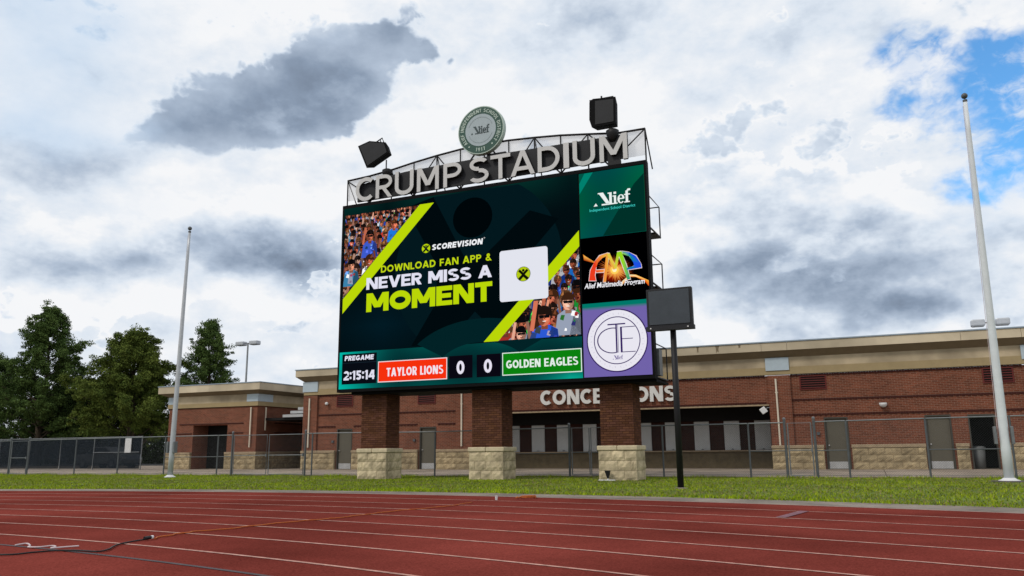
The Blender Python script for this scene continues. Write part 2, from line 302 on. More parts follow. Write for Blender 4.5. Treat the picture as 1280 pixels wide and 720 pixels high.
# ------------------------------------------------------------------ object helpers
def tag(o, label=None, cat=None, group=None, kind=None):
    if label: o['label'] = label
    if cat: o['category'] = cat
    if group: o['group'] = group
    if kind: o['kind'] = kind
    return o
def thing(name, label, cat, loc=(0, 0, 0), group=None, rz=0):
    o = bpy.data.objects.new(name, None); COL.objects.link(o); o.location = loc; o.rotation_euler.z = rz
    o.empty_display_size = .3
    return tag(o, label, cat, group)
def world_mat(o):
    m = Matrix.Translation(o.location) @ o.rotation_euler.to_matrix().to_4x4()
    return world_mat(o.parent) @ m if o.parent else m
class MB:
    """collects shapes given in world metres, builds ONE mesh"""
    def __init__(s): s.v = []; s.f = []; s.c = []
    def add(s, vs, fs, c=None):
        n = len(s.v); s.v += [tuple(v) for v in vs]; s.f += [tuple(i + n for i in f) for f in fs]
        if c is not None: s.c += [c] * len(vs)
        return s
    def box(s, x0, x1, y0, y1, z0, z1, c=None):
        return s.add([(x0, y0, z0), (x1, y0, z0), (x1, y1, z0), (x0, y1, z0), (x0, y0, z1), (x1, y0, z1), (x1, y1, z1), (x0, y1, z1)],
                     [(0, 3, 2, 1), (4, 5, 6, 7), (0, 1, 5, 4), (1, 2, 6, 5), (2, 3, 7, 6), (3, 0, 4, 7)], c)
    def quad(s, a, b, c_, d, c=None): return s.add([a, b, c_, d], [(0, 1, 2, 3)], c)
    def tube(s, pts, r, n=8, r2=None, cap=True):
        pts = [Vector(p) for p in pts]; k = len(pts); base = len(s.v); prev = None
        for i, p in enumerate(pts):
            d = (pts[min(i + 1, k - 1)] - pts[max(i - 1, 0)]).normalized()
            ref = Vector((0, 0, 1)) if abs(d.z) < .9 else Vector((0, 1, 0))
            a = d.cross(ref).normalized(); b = d.cross(a).normalized()
            rr = r if r2 is None else r + (r2 - r) * i / (k - 1)
            for j in range(n):
                t = 2 * math.pi * j / n
                s.v.append(tuple(p + a * math.cos(t) * rr + b * math.sin(t) * rr))
        for i in range(k - 1):
            for j in range(n):
                a = base + i * n + j; b = base + i * n + (j + 1) % n
                s.f.append((a, b, b + n, a + n))
        if cap:
            s.f.append(tuple(base + j for j in range(n))[::-1]); s.f.append(tuple(base + (k - 1) * n + j for j in range(n)))
        return s
    def prism(s, poly, y0, y1, c=None):
        """polygon in (x,z) extruded along y"""
        n = len(poly)
        vs = [(x, y0, z) for x, z in poly] + [(x, y1, z) for x, z in poly]
        fs = [tuple(range(n)), tuple(range(2 * n - 1, n - 1, -1))] + [(i, i + n, (i + 1) % n + n, (i + 1) % n) for i in range(n)]
        return s.add(vs, fs, c)
    def lathe(s, prof, cx, cy, n=16, cap=True):
        base = len(s.v)
        for r, z in prof:
            for j in range(n):
                t = 2 * math.pi * j / n; s.v.append((cx + r * math.cos(t), cy + r * math.sin(t), z))
        for i in range(len(prof) - 1):
            for j in range(n):
                a = base + i * n + j; b = base + i * n + (j + 1) % n; s.f.append((a, b, b + n, a + n))
        if cap:
            s.f.append(tuple(base + j for j in range(n))[::-1]); s.f.append(tuple(base + (len(prof) - 1) * n + j for j in range(n)))
        return s
    def build(s, name, m, parent=None, label=None, kind=None, smooth=False, bevel=0):
        inv = world_mat(parent).inverted() if parent else None
        me = bpy.data.meshes.new(name)
        vs = [tuple(inv @ Vector(v)) for v in s.v] if inv else s.v
        me.from_pydata(vs, [], s.f); me.update()
        if s.c:
            a = me.color_attributes.new('Col', 'FLOAT_COLOR', 'POINT')
            a.data.foreach_set('color', [x for c in s.c for x in (*c, 1)])
        me.materials.append(MT[m] if isinstance(m, str) else m)
        o = bpy.data.objects.new(name, me); COL.objects.link(o)
        if parent: o.parent = parent
        if smooth: me.shade_smooth()
        if bevel:
            b = o.modifiers.new('bevel', 'BEVEL'); b.width = bevel; b.segments = 2; b.limit_method = 'ANGLE'
        if label: o['label'] = label
        if kind: o['kind'] = kind
        return o
def part(name, m, parent, *args, **k): return MB().box(*args).build(name, m, parent, **k)
def put_copy(src, loc, parent, rz=0, sx=1):
    o = src.copy(); COL.objects.link(o); o.parent = parent; o.location = loc; o.rotation_euler = (0, 0, rz)
    return o

# ------------------------------------------------------------------ block lettering (own glyphs: bars, slants, arcs)
def arc(cx, cy, rx, ry, a0, a1, t, n=None):
    n = n or max(4, int(abs(a1 - a0) / 15)); q = []
    for i in range(n):
        p = [R(a0 + (a1 - a0) * k / n) for k in (i, i + 1)]
        o = [(cx + rx * math.cos(a), cy + ry * math.sin(a)) for a in p]; ii = [(cx + (rx - t) * math.cos(a), cy + (ry - t) * math.sin(a)) for a in p]
        q.append([o[0], o[1], ii[1], ii[0]])
    return q
def rect(x0, x1, y0, y1): return [(x0, y0), (x1, y0), (x1, y1), (x0, y1)]
def slant(xa, ya, xb, yb, wd): return [(xa, ya), (xa + wd, ya), (xb + wd, yb), (xb, yb)]
GW = dict(A=.80, C=.72, D=.72, E=.60, F=.52, G=.80, H=.72, I=.0, L=.50, M=.90, N=.76, O=.84, P=.60, R=.64, S=.68, T=.62, U=.70, V=.78, W=1.1, Y=.72)
GW.update({'&': .72, '0': .60, '1': .32, '2': .56, '4': .62, '5': .56, '7': .54, '9': .58, ':': .0, ' ': .32})
def glyph(ch, t, sx=1.0, hb=.9):
    W = GW[ch] * sx; s = t * 1.10; h_ = t * hb
    if ch in 'I:': W = t
    q = []
    if ch == 'A': q = [slant(0, 0, W / 2 - s / 2, 1, s), slant(W - s, 0, W / 2 - s / 2, 1, s), rect(W * .22, W * .78, .2, .2 + h_)]
    elif ch == 'C': q = arc(W * .56, .5, W * .56, .5, 48, 312, t)
    elif ch == 'G': q = arc(W * .53, .5, W * .53, .5, 48, 318, t) + [rect(W - t, W, .12, .52), rect(W * .52, W, .52 - h_, .52)]
    elif ch == 'D': q = [rect(0, t, 0, 1), rect(t, W * .42, 0, t), rect(t, W * .42, 1 - t, 1)] + arc(W * .42, .5, W * .58, .5, -90, 90, t)
    elif ch == 'E': q = [rect(0, t, 0, 1), rect(t, W, 0, h_), rect(t, W, 1 - h_, 1), rect(t, W * .92, .5 - h_ * .48, .5 + h_ * .48)]
    elif ch == 'F': q = [rect(0, t, 0, 1), rect(t, W, 1 - h_, 1), rect(t, W * .92, .47 - h_ * .48, .47 + h_ * .48)]
    elif ch == 'H': q = [rect(0, t, 0, 1), rect(W - t, W, 0, 1), rect(t, W - t, .5 - t / 2, .5 + t / 2)]
    elif ch == 'I': q = [rect(0, t, 0, 1)]
    elif ch == 'L': q = [rect(0, t, 0, 1), rect(t, W, 0, h_)]
    elif ch == 'M': q = [rect(0, t, 0, 1), rect(W - t, W, 0, 1), slant(W / 2 - s * .55, .22, 0, 1, s * 1.1), slant(W / 2 - s * .55, .22, W - s * 1.1, 1, s * 1.1)]
    elif ch == 'N': q = [rect(0, t, 0, 1), rect(W - t, W, 0, 1), slant(W - s * 1.15, 0, 0, 1, s * 1.15)]
    elif ch == 'O': q = arc(W / 2, .5, W / 2, .5, 0, 360, t)
    elif ch == '0': q = arc(W / 2, .5, W / 2, .5, 0, 360, t)
    elif ch in 'PR':
        q = [rect(0, t, 0, 1), rect(t, W * .5, 1 - h_, 1), rect(t, W * .5, .38, .38 + h_)] + arc(W * .5, .69, W * .5, .31, -90, 90, h_)
        if ch == 'R': q += [slant(W - s * 1.0, 0, W * .36, .42, s * 1.05)]
    elif ch == 'S':
        q = arc(W / 2, .735, W / 2 * .94, .265, 28, 270, h_) + arc(W / 2, .282, W / 2, .282, 90, -152, h_)
    elif ch == 'T': q = [rect(W / 2 - t / 2, W / 2 + t / 2, 0, 1 - h_), rect(0, W, 1 - h_, 1)]
    elif ch == 'U': q = [rect(0, t, .34, 1), rect(W - t, W, .34, 1)] + arc(W / 2, .34, W / 2, .34, 180, 360, t)
    elif ch == 'V': q = [slant(W / 2 - s / 2, 0, 0, 1, s), slant(W / 2 - s / 2, 0, W - s, 1, s)]
    elif ch == 'W': q = [slant(W * .28 - s / 2, 0, 0, 1, s), slant(W * .28 - s / 2, 0, W / 2 - s / 2, 1, s), slant(W * .72 - s / 2, 0, W / 2 - s / 2, 1, s), slant(W * .72 - s / 2, 0, W - s, 1, s)]
    elif ch == 'Y': q = [rect(W / 2 - t / 2, W / 2 + t / 2, 0, .45), slant(W / 2 - s / 2, .4, 0, 1, s), slant(W / 2 - s / 2, .4, W - s, 1, s)]
    elif ch == '&': q = arc(W * .42, .76, W * .27, .24, 0, 360, h_) + arc(W * .40, .28, W * .40, .28, 60, 360, h_) + [slant(W - s, 0, W * .2, .70, s * .9)]
    elif ch == '1': q = [rect(W - t, W, 0, 1), [(0, .72), (W - t, .85), (W - t, 1), (0, .85)]]
    elif ch == '2': q = arc(W / 2, .70, W / 2, .30, -35, 165, t) + [slant(0, t * .8, W * .62, .52, s * 1.1), rect(0, W, 0, h_)]
    elif ch == '4': q = [rect(W * .62, W * .62 + t, 0, 1), rect(0, W, .2, .2 + h_), slant(0, .26, W * .5, 1, s)]
    elif ch == '5': q = arc(W / 2 * .95, .33, W / 2, .33, -150, 120, t) + [rect(W * .1, W * .92, 1 - h_, 1), rect(W * .1, W * .1 + h_, .5, 1)]
    elif ch == '7': q = [rect(0, W, 1 - h_, 1), slant(W * .2, 0, W - s, 1, s)]
    elif ch == '9': q = arc(W / 2, .68, W / 2, .32, 0, 360, t) + [slant(W * .3, 0, W - s, .6, s)]
    elif ch == ':': q = [rect(0, t, .12, .12 + t), rect(0, t, .62, .62 + t)]
    return q, W
def layout(txt, x0, x1, z0, z1, t, gap=.12, shear=0, hb=.9):
    """list of (char, polygons) in x/z metres, fitted to the box with an even stroke width"""
    h = z1 - z0; full = (x1 - x0) / h - shear
    fixed = sum(t for ch in txt if ch in 'I:'); gaps = gap * (len(txt) - 1); var = sum(GW[ch] for ch in txt if ch not in 'I:')
    sx = (full - fixed - gaps) / var if var else 1
    x = 0; out = []
    for ch in txt:
        if ch == ' ': x += GW[' '] * sx + gap; continue
        q, W = glyph(ch, t if len(txt) > 1 or ch != 'I' else full, sx, hb); out.append((ch, [[(x + a + shear * b, b) for a, b in p] for p in q])); x += W + gap
    return [(ch, [[(x0 + a * h, z0 + b * h) for a, b in p] for p in q]) for ch, q in out]
def lin(c): return tuple((v / 255 / 12.92) if v / 255 <= .04045 else ((v / 255 + .055) / 1.055) ** 2.4 for v in c)

# ------------------------------------------------------------------ ground, track, grass
CX, CY = -12.0, -25.0      # centre of the bend
def ring(r0, r1, a0, a1, z, n):
    mb = MB(); vs = []
    for i in range(n + 1):
        a = R(a0 + (a1 - a0) * i / n); vs += [(CX + r0 * math.cos(a), CY + r0 * math.sin(a), z), (CX + r1 * math.cos(a), CY + r1 * math.sin(a), z)]
    mb.add(vs, [(2 * i, 2 * i + 1, 2 * i + 3, 2 * i + 2) for i in range(n)])
    return mb
o = MB().quad((-900, -300, -.03), (900, -300, -.03), (900, 1500, -.03), (-900, 1500, -.03)).build('ground', 'asphalt'); tag(o, 'dark paved ground stretching away behind the buildings', kind='structure')
o = MB().quad((-120, -120, 0), (90, -120, 0), (90, 27.2, 0), (-120, 27.2, 0)).build('grass_verge', 'turf'); tag(o, 'strip of grass soil between the track and the fence', kind='structure')
o = ring(40.44, 41.62, -30, 210, .006, 160).build('concrete_edging', 'kerb'); tag(o, 'grey concrete edging around the outside of the track', kind='structure')
track = ring(14, 40.46, -30, 210, .011, 160).build('running_track', 'track'); tag(track, 'red rubber running track with pale lane lines', kind='structure')
for r in (31.64, 32.64, 33.63, 34.63, 35.71, 36.81, 37.93, 39.18):
    ring(r - .024, r + .024, -30, 210, .015, 240).build('lane_line', 'line', track)
ring(40.36, 40.41, -30, 210, .015, 240).build('lane_line', 'line', track)
ring(30.98, 31.03, -30, 210, .015, 240).build('border_line', 'line_dark', track, label='faded dark line along the inside lane')
MB().quad((-1.26, 11.40, .019), (-1.13, 11.36, .019), (-.92, 12.6, .019), (-1.05, 12.66, .019)).build('exchange_mark', 'line_blue', track, label='faded blue mark across one lane')
apron = thing('concrete_apron', None, None); apron['kind'] = 'structure'; apron['label'] = 'tan concrete walkway between fence and building'
for i in range(22):
    for j in range(4):
        x0 = -66 + i * 3.9; y0 = [27.2, 30.4, 33.6, 36.8][j]
        MB().box(x0, x0 + 3.88, y0, y0 + (3.18 if j < 3 else 12), -.02, .03 + .004 * ((i * 7 + j * 3) % 3)).build('paving_slab', 'concrete', apron)
# grass blades
def blades(n, xr, yr, hmin, hmax, cond, name):
    x = rng.uniform(*xr, n * 3); y = rng.uniform(*yr, n * 3); k = cond(x, y); x, y = x[k][:n], y[k][:n]; n = len(x)
    a = rng.uniform(0, 2 * np.pi, n)
    patch = .5 + .5 * np.sin(x * 1.3 + np.sin(y * 1.7)) * np.sin(y * 1.1 + np.sin(x * .7) * 2)
    h = rng.uniform(hmin, hmax, n) * (.65 + .6 * patch); wd = rng.uniform(.006, .013, n)
    dx, dy = np.cos(a) * wd, np.sin(a) * wd; lx, ly = rng.normal(0, .025, n), rng.normal(0, .025, n)
    v = np.stack([np.stack([x - dx, y - dy, np.zeros(n)], 1), np.stack([x + dx, y + dy, np.zeros(n)], 1), np.stack([x + lx, y + ly, h], 1)], 1).reshape(-1, 3)
    me = bpy.data.meshes.new(name); me.vertices.add(3 * n); me.vertices.foreach_set('co', v.ravel())
    me.loops.add(3 * n); me.loops.foreach_set('vertex_index', np.arange(3 * n)); me.polygons.add(n)
    me.polygons.foreach_set('loop_start', np.arange(0, 3 * n, 3)); me.update(); me.validate()
    g = rng.uniform(0, 1, n)[:, None]; dry = (rng.uniform(0, 1, n) < .04 + .28 * (1 - patch) ** 2)[:, None]
    c = np.array([.12, .19, .010]) * (1 - g) + np.array([.33, .39, .022]) * g
    c = c * (.86 if name == 'grass' else np.array([1.05, 1.12, .5]))
    c = c * (.80 + .42 * patch)[:, None]; c = np.where(dry, np.array([.24, .18, .085]), c)
    c4 = np.repeat(np.concatenate([c, np.ones((n, 1))], 1), 3, 0)
    at = me.color_attributes.new('Col', 'FLOAT_COLOR', 'POINT'); at.data.foreach_set('color', c4.ravel())
    me.materials.append(MT['blade']); o = bpy.data.objects.new(name, me); COL.objects.link(o); return o
rad = lambda x, y: np.hypot(x - CX, y - CY)
o = blades(190000, (-52, 7), (12, 27.2), .02, .05, lambda x, y: (rad(x, y) > 41.6) & (y > 3 - x * .08), 'grass'); tag(o, 'mown green grass blades of the verge', 'grass', kind='stuff')
def edge_cond(x, y): return (rad(x, y) > 41.5) & (rad(x, y) < 42.3)
o = blades(42000, (-50, 7), (9, 18), .04, .085, edge_cond, 'edge_grass'); tag(o, 'longer grass fringe along the concrete edging', 'grass', kind='stuff')
o = blades(5000, (-45, 7), (26.7, 27.4), .05, .13, lambda x, y: rng.uniform(0, 1, x.shape) < .5 + .5 * np.sin(x * 2.2), 'fence_grass'); tag(o, 'untrimmed grass tufts at the foot of the fence', 'grass', kind='stuff')

# ------------------------------------------------------------------ split-face stone blocks (shared variants)
_bl = {}
def block_mesh(wd, h, d, m, var):
    key = (round(wd, 3), round(h, 3), round(d, 3), m, var)
    if key in _bl: return _bl[key]
    rs = random.Random(str(key)); nx, nz = 4, 3; vs = []; fs = []
    for j in range(nz + 1):
        for i in range(nx + 1):
            edge = i in (0, nx) or j in (0, nz)
            y = 0 if edge else -rs.uniform(.012, .04)
            x = -wd / 2 + wd * i / nx + (0 if edge else rs.uniform(-.02, .02)); z = h * j / nz + (0 if edge else rs.uniform(-.015, .015))
            vs.append((x, y, z))
    for j in range(nz):
        for i in range(nx):
            a = j * (nx + 1) + i; fs.append((a, a + 1, a + nx + 2, a + nx + 1))
    n = len(vs); vs += [(-wd / 2, d, 0), (wd / 2, d, 0), (wd / 2, d, h), (-wd / 2, d, h)]
    c = [0, nx, (nx + 1) * nz + nx, (nx + 1) * nz]
    fs += [(c[1], c[0], n, n + 1), (c[2], c[1], n + 1, n + 2), (c[3], c[2], n + 2, n + 3), (c[0], c[3], n + 3, n)]
    me = bpy.data.meshes.new('stone_block'); me.from_pydata(vs, [], fs); me.materials.append(MT[m]); _bl[key] = me
    return me
def stones(parent, a, b, fixed, z0, courses, h, wd, m, face='front', d=.1):
    """running bond of blocks; face front: along x at y=fixed facing -y; face right: along y at x=fixed facing +x; left: facing -x"""
    inv = world_mat(parent).inverted()
    for k in range(courses):
        p = a; off = wd / 2 if k % 2 else 0; first = True
        while p < b - .02:
            e = min(b, p + (wd - off if first else wd)); 
            if b - e < .1: e = b
            first = False
            me = block_mesh(e - p - .008, h - .008, d, m, (int(p * 37) + k * 5) % 5)
            o = bpy.data.objects.new('stone_block', me); COL.objects.link(o); o.parent = parent
            mid = (p + e) / 2; j = ((int(mid * 91) + k * 13) % 5) * .003
            loc = {'front': Vector((mid, fixed - j, z0 + k * h + .004)), 'right': Vector((fixed + j, mid, z0 + k * h + .004)), 'left': Vector((fixed - j, mid, z0 + k * h + .004))}[face]
            o.location = inv @ loc; o.rotation_euler.z = {'front': 0, 'right': math.pi / 2, 'left': -math.pi / 2}[face]
            p = e

def wall_sheet(x0, x1, z0, z1, y, holes, depth):
    """front wall sheet with openings (x0,x1,z0,z1) and reveals"""
    mb = MB(); xs = sorted({x0, x1} | {min(max(h[i], x0), x1) for h in holes for i in (0, 1)}); zs = sorted({z0, z1} | {min(max(h[i], z0), z1) for h in holes for i in (2, 3)})
    for a, b in zip(xs, xs[1:]):
        for c, d in zip(zs, zs[1:]):
            mx, mz_ = (a + b) / 2, (c + d) / 2
            if any(h[0] < mx < h[1] and h[2] < mz_ < h[3] for h in holes): continue
            mb.quad((a, y, c), (b, y, c), (b, y, d), (a, y, d))
    for h in holes:
        a, b, c, d = h
        mb.quad((a, y, c), (a, y + depth, c), (a, y + depth, d), (a, y, d)); mb.quad((b, y, c), (b, y, d), (b, y + depth, d), (b, y + depth, c))
        mb.quad((a, y, d), (a, y + depth, d), (b, y + depth, d), (b, y, d))
    return mb

# ------------------------------------------------------------------ concession building
V = 36.3; XL, XR = -28.3, 17.0
bld = thing('concession_building', 'long red brick concession building with tan roof band and CONCESSIONS lettering behind the scoreboard', 'building', (-8, V, 0))
OP = (-18.0, -3.93)
doors = [(-26.1, -25.15), (-21.05, -20.1), (-1.80, -.88), (1.95, 2.87)]
gap_ = (3.45, 4.37)
holes = [(OP[0], OP[1], 0, 2.75)] + [(a, b, 0, 2.14) for a, b in doors] + [(gap_[0], gap_[1], 0, 2.12)]
wall_sheet(XL, XR, 0, 3.95, V, holes, .30).build('wall', 'brick', bld)
MB().quad((XL, V, 0), (XL, V, 4.7), (XL, V + 12, 4.7), (XL, V + 12, 0)).quad((XR, V, 0), (XR, V, 4.7), (XR, V + 12, 4.7), (XR, V + 12, 0)).quad((XL, V + 12, 0), (XR, V + 12, 0), (XR, V + 12, 4.7), (XL, V + 12, 4.7)).build('wall', 'brick', bld)
# roof: fascia pieces, sloped soffit, coping
RO = .40
xs = [XL - RO, -22.4, -16.4, -10.3, -4.05, -3.0, 3.5, 5.55, 11.5, XR + RO]
for a, b in zip(xs, xs[1:]):
    mb = MB().prism([(0, 0)] * 0 or [(a + .006, 4.98), (b - .006, 4.98), (b - .006, 5.33), (a + .006, 5.33)], V - RO, V - RO + .1)
    mb.build('fascia', 'fascia', bld)
for x, w_, h_s in ((-6.75, .10, .26), (-5.9, .16, .30), (-4.95, .12, .16)):
    MB().prism([(x - w_ * .6, 5.33), (x + w_ * .6, 5.33), (x + w_ * .3, 5.33 - h_s * .5), (x + w_ * .35, 5.33 - h_s), (x, 5.33 - h_s * .8), (x - w_ * .3, 5.33 - h_s * 1.1), (x - w_ * .35, 5.33 - h_s * .4)], V - RO - .003, V - RO - .001).build('water_stain', 'soffit', bld)
MB().prism([(XL - RO, 4.98), (XL - RO + .1, 4.98), (XL - RO + .1, 5.33), (XL - RO, 5.33)], V - RO + .1, V + 12).build('fascia', 'fascia', bld)
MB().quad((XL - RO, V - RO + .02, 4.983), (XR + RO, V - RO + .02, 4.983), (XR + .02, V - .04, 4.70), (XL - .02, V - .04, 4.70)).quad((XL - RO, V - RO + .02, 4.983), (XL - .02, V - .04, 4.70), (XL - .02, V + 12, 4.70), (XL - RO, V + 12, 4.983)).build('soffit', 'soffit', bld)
MB().box(XL - RO - .03, XR + RO, V - RO - .035, V - RO + .16, 5.335, 5.385).box(XL - RO - .03, XL - RO + .16, V - RO + .165, V + 12, 5.335, 5.385).build('coping', 'coping', bld)
MB().box(XL - RO + .1, XR + RO, V - RO + .16, V + 12, 5.2, 5.3).build('roof', 'metal_roof', bld)
part('stucco_band', 'stucco', bld, XL - .015, XR, V - .05, V + .2, 4.30, 4.72)
part('stucco_trim', 'trim', bld, XL - .03, XR, V - .085, V + .2, 3.985, 4.297)
MB().quad((XL - .02, V, 3.95), (XL - .02, V, 4.72), (XL - .02, V + 12, 4.72), (XL - .02, V + 12, 3.95)).build('stucco_band', 'stucco', bld)
# pilasters with pale blue head tiles and downspouts
PIL = [(-28.32, -27.40), (-18.95, -18.02), (-3.90, -3.00), (5.56, 6.5)]
for a, b in PIL:
    part('pilaster', 'brick', bld, a, b, V - .10, V - .003, .0, 3.95)
    part('tile_panel', 'panel', bld, a - .06, b - .0, V - .125, V - .052, 4.16, 4.70)
for x, z0 in ((-27.88, 1.18), (-18.6, 1.15), (-3.58, .98), (5.62, 1.1)):
    d_ = MB().box(x - .035, x + .035, V - .18, V - .112, z0, 3.80).build('downspout', 'spout', bld, bevel=.008)
    MB().box(x - .06, x + .06, V - .15, V - .104, 3.2, 3.25).build('strap', 'spout', d_)
# brick courses standing out of the wall as toothed bands, coloured dark for recess shadow lines
def toothed(x0, x1, z, name='toothed_course'):
    mb = MB(); x = x0; k = 0
    while x < x1 - .1:
        mb.box(x, x + .096, V - (.022 if k % 2 else .034), V - .003, z - (.035 if k % 2 else .055), z + .035); x += .102; k += 1
    mb.build(name, 'brick_band', bld, kind='stuff', label='toothed brick course coloured dark as a shadow line')
for z in (2.90, 2.27):
    toothed(-27.35, -25.9 if z < 2.5 else -18.98, z) if z > 2.5 else (toothed(-27.35, -26.2, z), toothed(-25.05, -21.15, z), toothed(-20.0, -18.98, z))
    toothed(-2.98, 5.5, z)
toothed(-18.0, -3.95, 2.80); toothed(-27.35, -18.98, 3.93); toothed(-2.98, 5.5, 3.93); toothed(-18.0, -3.95, 3.93)
MB().box(OP[0], OP[1], V - .03, V + .3, 2.685, 2.745).build('lintel', 'cap_dim', bld)
# stone base with cap
segs = [(-28.33, -26.17), (-25.08, -21.12), (-20.03, -18.0), (-3.93, -1.87), (-.81, 1.88), (2.94, 3.38), (4.44, 7.5)]
for a, b in segs:
    stones(bld, a, b, V - .145, 0.03, 3, .285, .60, 'stone', d=.14)
    part('stone_cap', 'cap_dim', bld, a - .012, b + .012, V - .185, V - .003, .89, 1.02, bevel=.012)
# louvred vents
for a, b in ((-26.16, -25.18), (-21.16, -20.18), (-2.60, -1.60), (4.15, 5.15)):
    lv = MB().box(a, b, V - .004, V + .02, 3.33, 3.86).build('louvre', 'dark', bld)
    MB().box(a - .03, a + .02, V - .035, V - .005, 3.30, 3.89).box(b - .02, b + .03, V - .035, V - .005, 3.30, 3.89).box(a + .02, b - .02, V - .035, V - .005, 3.30, 3.34).box(a + .02, b - .02, V - .035, V - .005, 3.85, 3.89).build('louvre_frame', 'louvre', lv)
    for k in range(5):
        z = 3.37 + k * .097
        MB().prism([(0, 0)] * 0 or [(a + .02, z), (b - .02, z), (b - .02, z + .02), (a + .02, z + .02)], V - .03, V - .006).quad((a + .02, V - .03, z), (b - .02, V - .03, z), (b - .02, V - .006, z + .035), (a + .02, V - .006, z + .035)).build('slat', 'louvre', lv)
# doors
for i, (a, b) in enumerate(doors):
    dr = part('door', 'door', bld, a + .055, b - .055, V + .08, V + .125, .035, 2.075)
    MB().box(a, a + .05, V - .02, V + .14, 0, 2.14).box(b - .05, b, V - .02, V + .14, 0, 2.14).box(a + .05, b - .05, V - .02, V + .14, 2.08, 2.14).build('door_frame', 'frame', dr)
    part('kick_plate', 'kick', dr, a + .08, b - .08, V + .072, V + .078, .06, .34)
    MB().tube([(a + .13, V + .08, 1.0), (a + .13, V + .02, 1.0)], .028, 8).build('door_knob', 'kick', dr)
mb = MB(); a, b = gap_
mb.box(a, a + .05, V - .02, V + .14, 0, 2.12).box(b - .05, b, V - .02, V + .14, 0, 2.12).box(a + .05, b - .05, V - .02, V + .14, 2.06, 2.12).build('door_frame', 'frame', bld, label='empty doorway frame of the open doorway')
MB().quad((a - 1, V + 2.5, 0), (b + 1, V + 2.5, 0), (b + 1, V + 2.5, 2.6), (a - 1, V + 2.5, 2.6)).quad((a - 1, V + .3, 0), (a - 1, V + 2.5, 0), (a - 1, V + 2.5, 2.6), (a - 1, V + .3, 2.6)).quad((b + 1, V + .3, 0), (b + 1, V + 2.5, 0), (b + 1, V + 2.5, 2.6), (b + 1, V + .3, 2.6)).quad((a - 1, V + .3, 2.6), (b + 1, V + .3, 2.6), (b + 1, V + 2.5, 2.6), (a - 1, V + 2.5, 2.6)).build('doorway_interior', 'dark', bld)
# serving recess
VR = V + 2.2
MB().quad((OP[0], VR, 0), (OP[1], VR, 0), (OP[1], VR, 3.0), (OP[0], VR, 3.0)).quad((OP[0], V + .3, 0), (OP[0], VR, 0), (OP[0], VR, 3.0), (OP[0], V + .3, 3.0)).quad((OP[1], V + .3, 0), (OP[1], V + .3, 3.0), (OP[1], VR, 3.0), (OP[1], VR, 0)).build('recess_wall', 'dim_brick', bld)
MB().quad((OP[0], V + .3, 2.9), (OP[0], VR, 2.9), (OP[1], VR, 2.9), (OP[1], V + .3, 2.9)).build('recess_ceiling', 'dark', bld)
part('shade_panel', 'dark', bld, OP[0] + .01, OP[1] - .01, VR - .35, VR - .02, 2.17, 2.88)  # added black box standing for the deep shadow above the hatches
part('counter_wall', mat('shaded_counter_stone', (.13, .10, .058), .95, var=.2, vs=4, bump=.4, bs=20), bld, OP[0], OP[1], VR - .2, VR - .02, 0.03, .78)  # stone colour dimmed to hold the recess shade
part('counter_top', 'cap_dim', bld, OP[0], OP[1], VR - .34, VR - .03, .782, .835)
for k in range(10):
    xr = -16.46 + 1.365 * k; xl = xr - .69
    ht = part('serving_hatch', 'hatch', bld, xl, xr, VR - .06, VR - .012, .84, 2.15)
    mb = MB()
    for q in range(16): mb.box(xl + .02, xr - .02, VR - .075, VR - .061, .86 + q * .08, .925 + q * .08)
    mb.build('shutter_slats', 'hatch', ht)
    MB().box((xl + xr) / 2 - .05, (xl + xr) / 2 + .05, VR - .095, VR - .076, .87, .90).build('hatch_latch', 'black', ht)
# CONCESSIONS lettering
for ch, qs in layout('CONCESSIONS', -14.38, -7.86, 3.02, 3.71, .235, gap=.09, hb=.85):
    mb = MB(); 
    for i, q in enumerate(qs): mb.prism(q, V - .14 - i * .0007, V - .06)
    mb.build('sign_letter', 'letter_white', bld, label='white letter ' + ch)
# small fittings
fl = MB().prism([(-4.33, 2.52), (-4.12, 2.66), (-3.97, 2.44), (-4.18, 2.31)], V - .28, V - .16).build('floodlight', 'white', bld, label='white square floodlight under the edge of the recess', bevel=.02)
MB().tube([(-4.1, V - .16, 2.5), (-4.0, V - .1, 2.6), (-3.9, V - .1, 2.6)], .02, 6).build('bracket', 'galv', fl)
mb = MB(); mb.lathe([(.15, 2.66), (.15, 2.60), (.12, 2.53), (.06, 2.49), (.01, 2.48)], .5, V - .12, 16); mb.build('wall_lamp', 'white', bld, label='white half-dome lamp on the brick wall', smooth=True)
cmr = MB().lathe([(.02, 3.58), (.09, 3.54), (.1, 3.48), (.07, 3.42), (.01, 3.4)], -26.75, V - .14, 14).build('camera_dome', 'white', bld, smooth=True)
MB().lathe([(.05, 3.46), (.045, 3.41), (.01, 3.385)], -26.75, V - .16, 12).build('lens', 'black', cmr)
for x in (-26.35, -21.35, -2.05): MB().box(x - .06, x + .06, V - .08, V - .002, 1.42, 1.54).build('outlet_box', 'galv_dark', bld)
# stepped awning roof over the passage on the left end
aw = MB()
for k in range(4):
    aw.box(-30.6 + k * .33, -28.33, V + 1.0 + k * .25, V + 4.4, 2.90 + k * .21, 3.05 + k * .21)
aw.build('stepped_awning', 'metal_roof', bld, label='pale stepped metal awning roof over the side passage')
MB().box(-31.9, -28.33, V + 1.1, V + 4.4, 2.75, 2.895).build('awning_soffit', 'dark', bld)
MB().quad((-32, V + 4.5, 0), (-28.3, V + 4.5, 0), (-28.3, V + 4.5, 2.8), (-32, V + 4.5, 2.8)).build('passage_wall', 'dark', bld)

